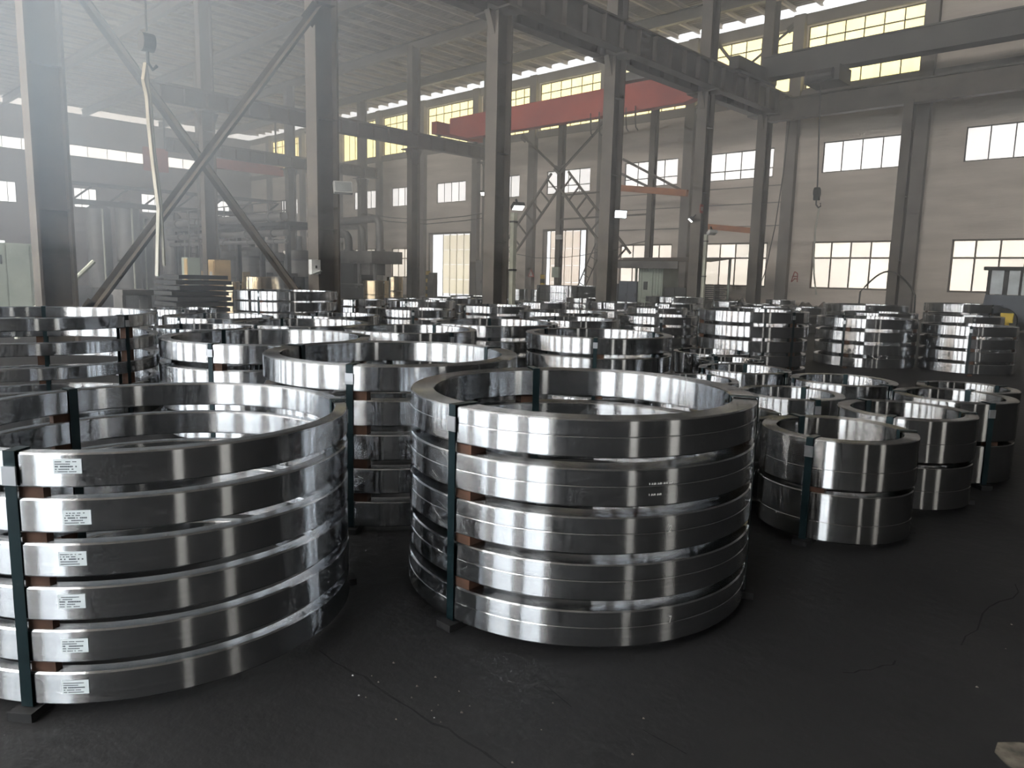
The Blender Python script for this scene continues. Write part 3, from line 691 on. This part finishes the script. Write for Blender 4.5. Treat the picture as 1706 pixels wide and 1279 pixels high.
solo('overhead_wire', MB().tube([(-34.2,33.3,4.0),(-32.6,33.0,3.3),(-31.2,33.0,2.95),(-29.6,33.0,2.72),(-28.0,33.0,2.7),(-26.2,33.0,2.85),(-25.0,33.0,3.05),(-22.3,33.42,3.6)], .02, 6), M_ROPE, 'sagging cable crossing in front of the pink doorway', 'cable', (-29, 33, 2.7))
for i, dz in enumerate((0, .28)):
    solo('overhead_wire', MB().tube([(-47.9,33.2,6.1-dz),(-44,33.2,5.6-dz),(-40,33.2,5.3-dz),(-36,33.2,5.4-dz),(-34.5,33.2,5.5-dz)], .03, 6), M_ROPE, ['upper', 'lower'][i]+' thin cable strung across the far window bay', 'cable', (-41, 33.2, 5.3))

# ------------------------------------------------------------------ shed by the end wall
r = thing('sheet_roof_shed', 'open shed with dark corrugated roof in front of the windows', 'shed', (-19.6, 31.5, 0))
vs = []; fs = []
for k in range(61):
    xx = -22.7+k*.1; dz = .03*(k % 2)
    vs += [(xx, 30.2, 2.42+dz), (xx, 33.2, 2.72+dz)]
for k in range(60): fs.append((2*k, 2*k+2, 2*k+3, 2*k+1))
part('roof_sheet', MB().add(vs, fs), M_MACH, r)
part('fascia', MB().box(-22.7, 30.15, 2.12, -18.3, 30.2, 2.46), M_MACH, r)
for xx, yy in ((-22.5, 30.3), (-22.5, 33.0), (-17.2, 30.3), (-17.2, 33.0)): part('post', MB().box(xx-.05, yy-.05, 0, xx+.05, yy+.05, 2.45 if yy < 31 else 2.7), M_GREEN, r)
r = thing('site_cabin', 'pale green sheet cabin under the dark shed roof', 'cabin', (-20.3, 31.6, 0))
part('wall_panel', MB().box(-21.0, 31.0, 0, -19.6, 32.4, 2.3), M_GREEN, r)
for k in range(9): part('rib', MB().box(-20.98+k*.16, 30.98, 0, -20.95+k*.16, 31.0, 2.28), M_GREEN, r)
d = part('door', MB().box(-20.75, 30.95, .05, -20.15, 30.985, 2.0), M_GREEN, r); part('lock_box', MB().box(-20.62, 30.90, 1.1, -20.42, 30.955, 1.5), M_DARK, d)
def cabinet(name, x0, y0, x1, y1, h, material, label, doors=2, dk=M_DARK):
    r = thing(name, label, 'cabinet', ((x0+x1)/2, (y0+y1)/2, 0))
    part('body', MB().box(x0, y0, 0, x1, y1, h), material, r)
    w = (x1-x0)/doors
    for k in range(doors):
        d = part('door', MB().box(x0+k*w+.02, y0-.02, .08, x0+(k+1)*w-.02, y0, h-.05), material, r)
        part('handle', MB().box(x0+(k+1)*w-.10, y0-.045, h*.5, x0+(k+1)*w-.07, y0-.02, h*.5+.15), dk, d)
    return r
cabinet('steel_cabinet', -19.5, 31.0, -18.3, 31.7, 1.25, M_DARK, 'low dark cabinet beside the pale green cabin')
cabinet('steel_cabinet', -22.3, 31.2, -21.2, 31.9, 1.5, M_BLUE, 'blue-grey cabinet left of the pale green cabin')
cabinet('steel_cabinet', -23.6, 31.9, -22.9, 32.6, 1.35, M_BLUE, 'blue-grey cabinet standing outside the shed post', 1)
cabinet('switchgear', -28.35, 26.9, -27.3, 27.6, 2.4, M_MACH, 'tall grey switchgear cabinet below the small lit lamp')
cabinet('switchgear', -27.2, 26.6, -26.3, 27.3, 1.85, M_MACH, 'lower grey switchgear cabinet with a bent conduit', 1)
solo('bent_conduit', MB().tube([(-27.6,26.8,1.9),(-27.62,26.8,2.6),(-27.5,26.8,2.72),(-26.8,26.8,2.72),(-26.72,26.8,2.6),(-26.72,26.8,1.86)], .06, 8), M_PIPE, 'bent conduit over the grey switchgear cabinets', 'conduit', (-27, 26.8, 1.9))
for k in range(7):
    solo('flat_bar', MB().beam((-17.6, 31.3+.02*k, .75+k*.09), (-16.6+.1*(k % 3), 31.2, .76+k*.09), .3, .035), M_DARK, '%s dark flat bar racked beside the shed, counted from below' % ['first', 'second', 'third', 'fourth', 'fifth', 'sixth', 'last'][k], 'bar', (-17, 31.2, .7+k*.09), 'flat bars racked by the shed')
solo('bar_rack', MB().box(-17.62, 31.05, 0, -17.56, 31.5, 1.45).box(-16.9, 31.05, 0, -16.84, 31.5, 1.45), M_MACH, 'small rack holding dark flat bars by the shed', 'rack', (-17.2, 31.3, 0))

# ------------------------------------------------------------------ bollards, marker, loader cab, debris on the right
def bollard(x, y, z1, s, label):
    r = thing('striped_bollard', label, 'bollard', (x, y, 0))
    nb = 7; hh = z1/nb
    for k in range(nb): part('band', MB().cyl((x, y, k*hh), (x, y, (k+1)*hh), s, 14), M_YEL if k % 2 == 0 else M_BLACK, r, 40)
    part('cap', MB().cyl((x, y, z1), (x, y, z1+.03), s*.8, 14), M_BLACK, r)
bollard(-40.7, 34, 1.85, .17, 'yellow and black bollard before the yellow doorway')
bollard(-29.95, 34, 1.75, .14, 'yellow and black bollard before the pink doorway')
solo('control_pedestal', MB().box(-40.3, 33.6, 0, -39.7, 34.0, 1.2).add([(-40.3,33.6,1.2),(-39.7,33.6,1.2),(-39.7,34,1.2),(-40.3,34,1.2),(-40.3,33.75,1.75),(-39.7,33.75,1.75),(-39.7,34,1.75),(-40.3,34,1.75)], [(0,1,5,4),(4,5,6,7),(1,2,6,5),(2,3,7,6),(3,0,4,7)]), M_MACH, 'grey control pedestal right of the striped bollard', 'pedestal', (-40, 33.8, 0))
r = thing('marker_post', 'short yellow marker post at the edge of the ring field', 'marker', (-4.55, 26, 0))
part('post', MB().cyl((-4.55, 26, .02), (-4.55, 26, .66), .06, 10), M_YEL, r); part('head', MB().box(-4.72, 25.94, .56, -4.40, 26.06, .84), M_YEL, r); part('foot', MB().box(-4.7, 25.85, 0, -4.4, 26.15, .02), M_YEL, r)
r = thing('loader', 'dark loader with a glazed cab at the right edge', 'vehicle', (-4.6, 30.5, 0))
part('body', MB().add([(-6.1,30.1,.45),(-2.6,30.1,.45),(-2.6,32.1,.45),(-6.1,32.1,.45),(-6.0,30.1,1.34),(-2.6,30.1,1.34),(-2.6,32.1,1.34),(-6.0,32.1,1.34)], [(3,2,1,0),(4,5,6,7),(0,1,5,4),(1,2,6,5),(2,3,7,6),(3,0,4,7)]), M_BLUE, r)
for xx in (-5.4, -3.3):
    for yy in (30.0, 32.2):
        w = part('wheel', MB().cyl((xx, yy-.14, .45), (xx, yy+.14, .45), .45, 24), M_BLACK, r, 40)
        part('hub', MB().cyl((xx, yy-.16, .45), (xx, yy+.16, .45), .18, 14), M_MACH, w, 40)
c = part('cab_frame', MB().box(-6.0,30.15,1.34,-5.9,30.25,2.2).box(-5.52,30.15,1.34,-5.38,30.25,2.2).box(-5.05,30.15,1.34,-4.98,30.25,2.2).box(-4.5,30.15,1.34,-4.4,30.25,2.2).box(-6.0,31.6,1.34,-5.9,31.7,2.2).box(-4.5,31.6,1.34,-4.4,31.7,2.2), M_DARK, r)
part('cab_roof', MB().box(-6.12, 30.05, 2.18, -4.3, 31.8, 2.3), M_DARK, r)
for xa, xb in ((-5.9,-5.52),(-5.38,-5.05),(-4.98,-4.5)): part('cab_pane', MB().box(xa,30.19,1.36,xb,30.21,2.18), M_GLASS, c)
part('steering_wheel', MB().lathe([(.2,0),(.22,.02),(.2,.04),(.18,.02)], 20, -4.8, 30.7), M_BLACK, r).location.z = 1.55
solo('bent_hose', MB().tube([(-11.05,32.6,.02),(-11.0,32.6,1.3)]+[(-11.0+2.1*k/12, 32.6, 1.3+.85*math.sin(PI*k/12)) for k in range(1, 12)]+[(-8.9,32.6,1.2),(-8.85,32.6,.02)], .035, 8), M_ROPE, 'hose bent in an arch before the cream window', 'hose', (-10, 32.6, 1.2))
solo('hose_reel', MB().lathe([(.55,0),(.62,.06),(.55,.12),(.48,.06)], 24).add([], []), M_ROPE, 'coil of hose lying under the bent hose', 'hose', (-10.2, 32.6, 0)) if False else None
# rubble and scrap heap along the foot of the end wall
def heap(x0, x1, y, hmax, label):
    n, m_ = 60, 8; vs = []; fs = []
    for i in range(n+1):
        for j in range(m_+1):
            u = j/m_; z = max(.01, hmax*math.sin(PI*u)**.8*(.75+.12*math.sin(i*.7)+.1*math.sin(i*1.9+j)+.08*random.random())*min(1, 6*min(i/n, 1-i/n)+.05)) if 0 < j < m_ else 0
            vs.append((x0+(x1-x0)*i/n, y+(u-.5)*1.6, z))
    for i in range(n):
        for j in range(m_): fs.append((i*(m_+1)+j, (i+1)*(m_+1)+j, (i+1)*(m_+1)+j+1, i*(m_+1)+j+1))
    o = solo('rubble_heap', MB().add(vs, fs), M_RUBBLE, label, 'rubble', (x0, y, 0)); o['kind'] = 'stuff'
heap(-16.5, -10.5, 35.6, .75, 'low brown rubble along the foot of the end wall')
heap(-21.5, -16.9, 35.7, .8, 'grey rubble under the window beside the shed')
heap(-9.6, -4, 35.8, .7, 'rubble under the window at the right edge')

# ------------------------------------------------------------------ press, furnaces and pipework on the left
r = thing('forging_press', 'squat dark press with a hood and side brackets', 'press', (-34.3, 24, 0))
part('bed', MB().box(-36.0, 23.2, 0, -32.6, 25.0, .8), M_DARK, r)
part('body', MB().add([(-36.3,23.4,.8),(-34.2,23.4,.8),(-34.2,24.8,.8),(-36.3,24.8,.8),(-35.9,23.4,2.1),(-34.2,23.4,2.1),(-34.2,24.8,2.1),(-35.9,24.8,2.1)], [(3,2,1,0),(4,5,6,7),(0,1,5,4),(1,2,6,5),(2,3,7,6),(3,0,4,7)]), M_DARK, r)
part('hood', MB().box(-36.4, 23.1, 2.1, -32.2, 25.1, 2.75), M_MACH, r)
for xx in (-33.9, -32.5): part('tie_bar', MB().cyl((xx, 23.5, .8), (xx, 23.5, 2.1), .1, 12), M_PIPE, r)
part('ram', MB().box(-33.6, 23.4, 1.5, -32.8, 24.4, 2.1), M_MACH, r)
part('rail', MB().beam((-36.3, 23.0, 1.0), (-32.4, 23.0, 1.0), .06, .06), M_PIPE, r)
def elbow(p0, p1, p2, r, label, material=M_PIPE):
    p0, p1, p2 = Vector(p0), Vector(p1), Vector(p2); a = (p0-p1).normalized(); b = (p2-p1).normalized(); k = r*2.6
    pts = [p0]+[(p1+a*k)*(1-t)**2+p1*2*t*(1-t)+(p1+b*k)*t*t for t in [i/8 for i in range(9)]]+[p2]
    t = thing('duct_pipe', label, 'pipe', p0)
    part('pipe_run', MB().tube(pts, r, 12), material, t, 40)
    part('flange_ring', MB().cyl(p0+(p1-p0).normalized()*.02, p0+(p1-p0).normalized()*.1, r*1.35, 14), material, t, 40)
    part('flange_ring', MB().cyl(p2-(p2-p1).normalized()*.1, p2-(p2-p1).normalized()*.02, r*1.35, 14), material, t, 40)
elbow((-33.0, 24.2, 2.76), (-33.0, 24.2, 4.5), (-38.5, 24.2, 4.45), .20, 'thick duct bending down to the right end of the press')
elbow((-35.6, 24.0, 2.76), (-35.6, 24.0, 3.75), (-39.5, 24.0, 3.75), .22, 'thick duct bending down to the left end of the press')
elbow((-35.0, 24.5, 2.76), (-35.0, 24.5, 4.15), (-40, 24.5, 4.2), .16, 'thinner duct bending down behind the press hood')
# furnace bank with platform
r = thing('furnace_platform', 'long service platform on posts over the furnace bank', 'platform', (-38, 20, 0))
part('deck', MB().box(-45.5, 18.4, 3.75, -32.5, 21.0, 3.95), M_DARK, r)
for k in range(6):
    xx = -45.2+k*2.5; part('post', MB().box(xx-.1, 18.5, 0, xx+.1, 18.7, 3.75), M_DARK, r)
for k in range(9): part('rail_post', MB().box(-45.2+k*1.55, 18.45, 3.95, -45.15+k*1.55, 18.5, 4.9), M_PIPE, r)
for z in (4.45, 4.9): part('handrail', MB().tube([(-45.4, 18.47, z), (-32.6, 18.47, z)], .03, 6), M_PIPE, r)
for i, (yy, z, rr_) in enumerate(((18.34, 3.4, .16), (18.24, 4.15, .2), (18.4, 3.0, .1))):
    t = thing('pipe_run', ['grey pipe running below the service platform deck', 'thick pipe lagged in grey along the platform edge', 'thin pipe lowest along the furnace bank'][i], 'pipe', (-38, yy, z))
    part('pipe', MB().cyl((-46, yy, z), (-32.4, yy, z), rr_, 12), M_PIPE, t, 40)
    for k in range(5): part('coupling', MB().cyl((-44.5+k*2.7, yy, z), (-44.3+k*2.7, yy, z), rr_*1.3, 12), M_PIPE, t, 40)
def furnace(x, y, w, h, label, material, door):
    r = thing('pit_furnace', label, 'furnace', (x, y, 0))
    part('shell', MB().cyl((x, y, 0), (x, y, h*.82), w, 20), material, r, 40)
    part('dome', MB().cyl((x, y, h*.82), (x, y, h), w, 20, w*.55), material, r, 40)
    for z in (.3, h*.42, h*.8): part('hoop', MB().lathe([(w+.005, z), (w+.04, z), (w+.04, z+.08), (w+.005, z+.08)], 20, x, y), M_DARK, r, 40)
    d = part('fire_door', MB().box(x+w*.1, y-w-.06, .6, x+w*.8, y-w*.55, 1.5), door, r)
    part('door_handle', MB().box(x+w*.35, y-w-.1, 1.0, x+w*.55, y-w-.06, 1.06), M_PIPE, d)
    part('flue', MB().cyl((x, y, h), (x, y, h+.7), w*.2, 12), M_PIPE, r, 40)
for i, (x, y, w, h) in enumerate(((-43.8, 20.2, .85, 3.2), (-41.3, 20.2, .85, 3.0), (-38.8, 20.2, .85, 3.2), (-36.3, 20.2, .8, 2.9), (-33.9, 20.2, .75, 3.0))):
    furnace(x, y-.3, w, h-.35, ['leftmost grey pit furnace under the platform', 'second pit furnace from the left under the platform', 'middle pit furnace under the platform', 'fourth pit furnace, just left of the switch box column', 'last pit furnace, nearest the dark press'][i], M_MACH, M_TAN if i in (0, 2) else M_DARK)
r = thing('tan_locker', 'tan metal locker standing before the furnace bank', 'cabinet', (-32, 14.5, 0))
part('body', MB().box(-31.6, 14.2, 0, -31.0, 14.9, 2.0), M_TAN, r); part('door', MB().box(-31.55, 14.17, .1, -31.05, 14.2, 1.95), M_TAN, r); part('plate', MB().box(-31.4, 14.15, 1.3, -31.2, 14.17, 1.5), M_WHITE, r)
r = thing('tan_locker', 'tan and green locker beside the far runway column', 'cabinet', (-31, 13.2, 0))
part('body', MB().box(-31.2, 12.9, 0, -30.6, 13.4, 2.05), M_GREEN, r); part('door', MB().box(-30.9, 12.87, .1, -30.62, 12.9, 2.0), M_TAN, r)
# tank battery further left
for i, (x, y, w, h) in enumerate(((-52, 16.4, .7, 5.2), (-50.5, 17.6, .7, 5.4), (-52.5, 19.0, .8, 4.8), (-50.2, 20.2, .6, 5.0), (-53, 21.8, .8, 4.6))):
    lb = ['first', 'second', 'third', 'fourth', 'last'][i]
    r = thing('upright_tank', '%s upright tank of the dim battery along the left' % lb, 'tank', (x, y, 0), 'upright tanks in the haze')
    part('shell', MB().cyl((x, y, .3), (x, y, h), w, 18), M_PIPE, r, 40)
    part('top_dome', MB().cyl((x, y, h), (x, y, h+.35), w, 18, w*.4), M_PIPE, r, 40)
    for k in range(3): part('foot', MB().box(x+math.cos(k*2.1)*w*.7-.06, y+math.sin(k*2.1)*w*.7-.06, 0, x+math.cos(k*2.1)*w*.7+.06, y+math.sin(k*2.1)*w*.7+.06, .3), M_DARK, r)
    part('riser', MB().cyl((x+w+.1, y, 0), (x+w+.1, y, h), .06, 8), M_PALE, r, 40)
r = thing('pipe_bridge', 'pipe bridge crossing dimly above the tank battery', 'bridge', (-49, 14, 0))
part('girder', MB().box(-49.2, 12, 5.2, -48.9, 27, 5.5), M_DARK, r)
part('girder', MB().box(-49.2, 12, 6.3, -48.9, 27, 6.5), M_DARK, r)
for k in range(8): part('strut', MB().beam((-49.05, 12.2+k*2, 5.5), (-49.05, 13.2+k*2, 6.3), .1, .1, (1, 0, 0)), M_DARK, r)
for y in (13, 20, 26.5): part('post', MB().box(-49.15, y-.1, 0, -48.95, y+.1, 5.2), M_DARK, r)
r = thing('wall_ladder', 'narrow steel ladder up to the pipe bridge', 'ladder', (-40, 17.2, 0))
for yy in (17.0, 17.5): part('stile', MB().box(-40.03, yy-.03, 0, -39.97, yy+.03, 4.6), M_PIPE, r)
for k in range(14): part('rung', MB().box(-40.02, 17.03, .3+k*.3, -39.98, 17.47, .34+k*.3), M_PIPE, r)
r = thing('red_panel', 'faded red hanging panel above the tank battery', 'panel', (-55, 20, 9))
part('sheet', MB().box(-55.05, 20.4, 8.3, -55.0, 22.1, 9.9), M_RED, r); part('hanger', MB().box(-55.04, 21.85, 9.9, -55.0, 21.95, 14.23), M_DARK, r)
r = thing('hoist_beam', 'rusty red hoist beam far behind the crossed braces', 'beam', (-55, 25, 9))
part('beam', MB().ibeam((-55, 24.2, 9.4), (-55, 31, 9.4), .4, .7), M_RED, r)
for yy in (25, 30.4): part('hanger', MB().box(-55.05, yy-.05, 9.75, -54.95, yy+.05, 14.2), M_DARK, r)
# piles on the left
for k in range(8):
    solo('steel_plate', MB().cbox(-22+random.uniform(-.08, .08), 9.35+random.uniform(-.12, .12), .26+k*.155, 1.6, 1.5+random.uniform(-.25, .25), .11), M_DARK, '%s dark steel plate from the ground in the pile at the crossed braces' % ['lowest', 'second', 'third', 'fourth', 'fifth', 'sixth', 'seventh', 'topmost'][k], 'plate', (-22, 9.35, .2+k*.155), 'dark plates in the pile')
for dx in (-.5, .5): solo('timber_bearer', MB().cbox(-22+dx, 9.35, .1, .14, 1.5, .2), M_WOOD, ['rear', 'front'][dx > 0]+' timber bearer under the dark plate pile', 'timber', (-22+dx, 9.35, 0))
for i in range(5):
    for j in range(3):
        solo('bright_billet', MB().cbox(-22.6, 12.6+j*.38, .14+i*.28, .9-.06*(i % 2), .33-.03*(i % 2), .28), M_STEEL, 'bright billet by the golden drums, %s layer from below, %s column' % (['first', 'second', 'third', 'fourth', 'top'][i], ['near', 'middle', 'far'][j]), 'billet', (-22.6, 12.6+j*.38, i*.28), 'bright billets in the pile')
r = thing('steel_trestle', 'low grey steel trestle beside the plate pile', 'trestle', (-19, 6.6, 0))
part('tray', MB().box(-19.4, 6.3, .92, -18.6, 7.0, 1.05), M_MACH, r)
for yy in (6.32, 6.9): part('leg', MB().box(-19.3, yy, 0, -18.7, yy+.08, .92), M_MACH, r)
r = thing('machine_cabinet', 'green-grey machine cabinet in the haze at the left edge', 'cabinet', (-30, 6, 0))
part('body', MB().box(-31, 5.6, 0, -29.6, 7.2, 2.3), M_GREEN, r); part('door', MB().box(-29.6, 5.7, .1, -29.57, 6.4, 2.2), M_GREEN, r); part('door', MB().box(-29.6, 6.44, .1, -29.57, 7.1, 2.2), M_GREEN, r)
part('vent', MB().box(-29.57, 5.85, 1.6, -29.55, 6.3, 1.9), M_DARK, r)
solo('curved_hose', MB().tube([(-18, 4.0, .05)]+[(-18, 4.05+1.5*math.sin(t*.16), .55+1.15*math.sin(t*.16)**1.4) for t in range(0, 10)], .05, 8), M_PALE, 'thick pale hose curving up at the left edge', 'hose', (-18, 4.2, .5))

# ------------------------------------------------------------------ marks and scraps on the floor
def crack(pts, w, label):
    mb = MB(); pts = [Vector((a, b, 0)) for a, b in pts]
    for p, q in zip(pts[:-1], pts[1:]):
        d = (q-p).normalized(); nn = Vector((-d.y, d.x, 0))*w*random.uniform(.5, 1); mb.add([p-nn, q-nn, q+nn, p+nn], [(0, 1, 2, 3)])
    for i, v in enumerate(mb.v): mb.v[i] = (v[0], v[1], .0015)
    part('floor_crack', mb, M_CRACK, fl)
def jag(p, q, n, s):
    p, q = Vector(p), Vector(q); d = (q-p); nn = Vector((-d.y, d.x)).normalized()
    return [tuple(p+d*(i/n)+nn*random.uniform(-s, s)) for i in range(n+1)]
crack(jag((-2.54, 1.55), (-1.47, 1.58), 18, .012), .006, '')
crack(jag((-1.72, 2.03), (-1.55, 1.99), 4, .002), .003, '')
crack(jag((-1.29, 2.06), (-1.11, 2.05), 4, .002), .003, '')
crack(jag((-0.60, 4.57), (-0.68, 3.59), 9, .03), .005, '')
crack(jag((-0.80, 3.22), (-0.92, 2.96), 7, .02), .004, '')
pts = [(random.uniform(-.03, .03)+.14*math.cos(t*.698), random.uniform(-.03, .03)+.11*math.sin(t*.698)) for t in range(9)]
part('worn_patch', MB().add([(-.26+p[0], 2.84+p[1], .002) for p in pts], [tuple(range(9))]), M_FLOOR_PALE, fl)
for i in range(46):
    u = random.random()
    px, py = random.choice([(-2.05+random.uniform(-.25, .25), 1.62+random.uniform(-.15, .15)), (-.4+random.uniform(-.6, .6), 3.4+random.uniform(-1.4, 1.6)), (-1.2+random.uniform(-.7, .7), 1.7+random.uniform(-.5, .5))])
    s = random.uniform(.003, .007)
    o = solo('metal_chip', MB().add([(px-s, py, 0), (px, py-s*.8, 0), (px+s, py+s*.2, 0), (px+s*.1, py+s, 0), (px, py, s*.9)], [(0,1,4),(1,2,4),(2,3,4),(3,0,4),(3,2,1,0)]), M_CHALK if u > .9 else M_RUBBLE, 'tiny chip scattered on the dark floor', 'chip', (px, py, 0), 'chips scattered on the floor')

# ------------------------------------------------------------------ haze in the hall
def haze(name, box, dens, col, aniso, label):
    M = bpy.data.materials.new(name); M.use_nodes = True; n = M.node_tree.nodes; l = M.node_tree.links
    n.remove(n['Principled BSDF']); v = n.new('ShaderNodeVolumeScatter'); v.inputs['Color'].default_value = (*col, 1)
    v.inputs['Density'].default_value = dens; v.inputs['Anisotropy'].default_value = aniso
    l.new(v.outputs[0], n['Material Output'].inputs['Volume'])
    o = solo(name, MB().box(*box), M, label, 'haze', (0, 0, 0)); o['kind'] = 'stuff'
haze('haze', (XL+.25, YF+.1, 1.8, XR-.15, YB-.04, ZR-.35), HAZE_UP, (.95, .97, 1), .2, 'thin dusty haze hanging under the roof of the hall')
haze('haze', (XL+.25, 9.01, .01, XR-.15, YB-.04, 1.79), HAZE_UP, (.95, .97, 1), .2, 'thin dusty haze low over the far ring field')
haze('haze', (XL+.25, YF+.1, .01, -12.0, 9.0, 1.79), HAZE_UP, (.95, .97, 1), .2, 'thin dusty haze low before the furnace bay')
def cloud(c, rad, dens, label):
    """soft-edged puff of haze added for the bluish glow: density falls off towards the rim of an ellipsoid"""
    M = bpy.data.materials.new('glow_haze'); M.use_nodes = True; n = M.node_tree.nodes; l = M.node_tree.links
    n.remove(n['Principled BSDF']); v = n.new('ShaderNodeVolumeScatter'); v.inputs['Color'].default_value = (.60, .79, 1, 1)  # blue of the left-hand glow painted into the scatter colour
    tc = n.new('ShaderNodeTexCoord'); g = n.new('ShaderNodeTexGradient'); g.gradient_type = 'QUADRATIC_SPHERE'
    l.new(tc.outputs['Object'], g.inputs['Vector'])
    mu = n.new('ShaderNodeMath'); mu.operation = 'MULTIPLY'; mu.inputs[1].default_value = dens
    l.new(g.outputs['Fac'], mu.inputs[0]); l.new(mu.outputs[0], v.inputs['Density'])
    l.new(v.outputs[0], n['Material Output'].inputs['Volume'])
    prof = [(max(.001, math.sin(PI*k/10)), -math.cos(PI*k/10)) for k in range(11)]
    o = link('glow_haze_cloud', MB().lathe(prof, 20, 0, 0, False).mesh('glow_haze_cloud', M), None, c); o.scale = rad
    tag(o, label, 'glow_haze', kind='stuff')
cloud((-9.5, 3.2, 4.4), (5.5, 4.2, 3.9), .30, 'bluish haze puff added for the glow around the hazy column')
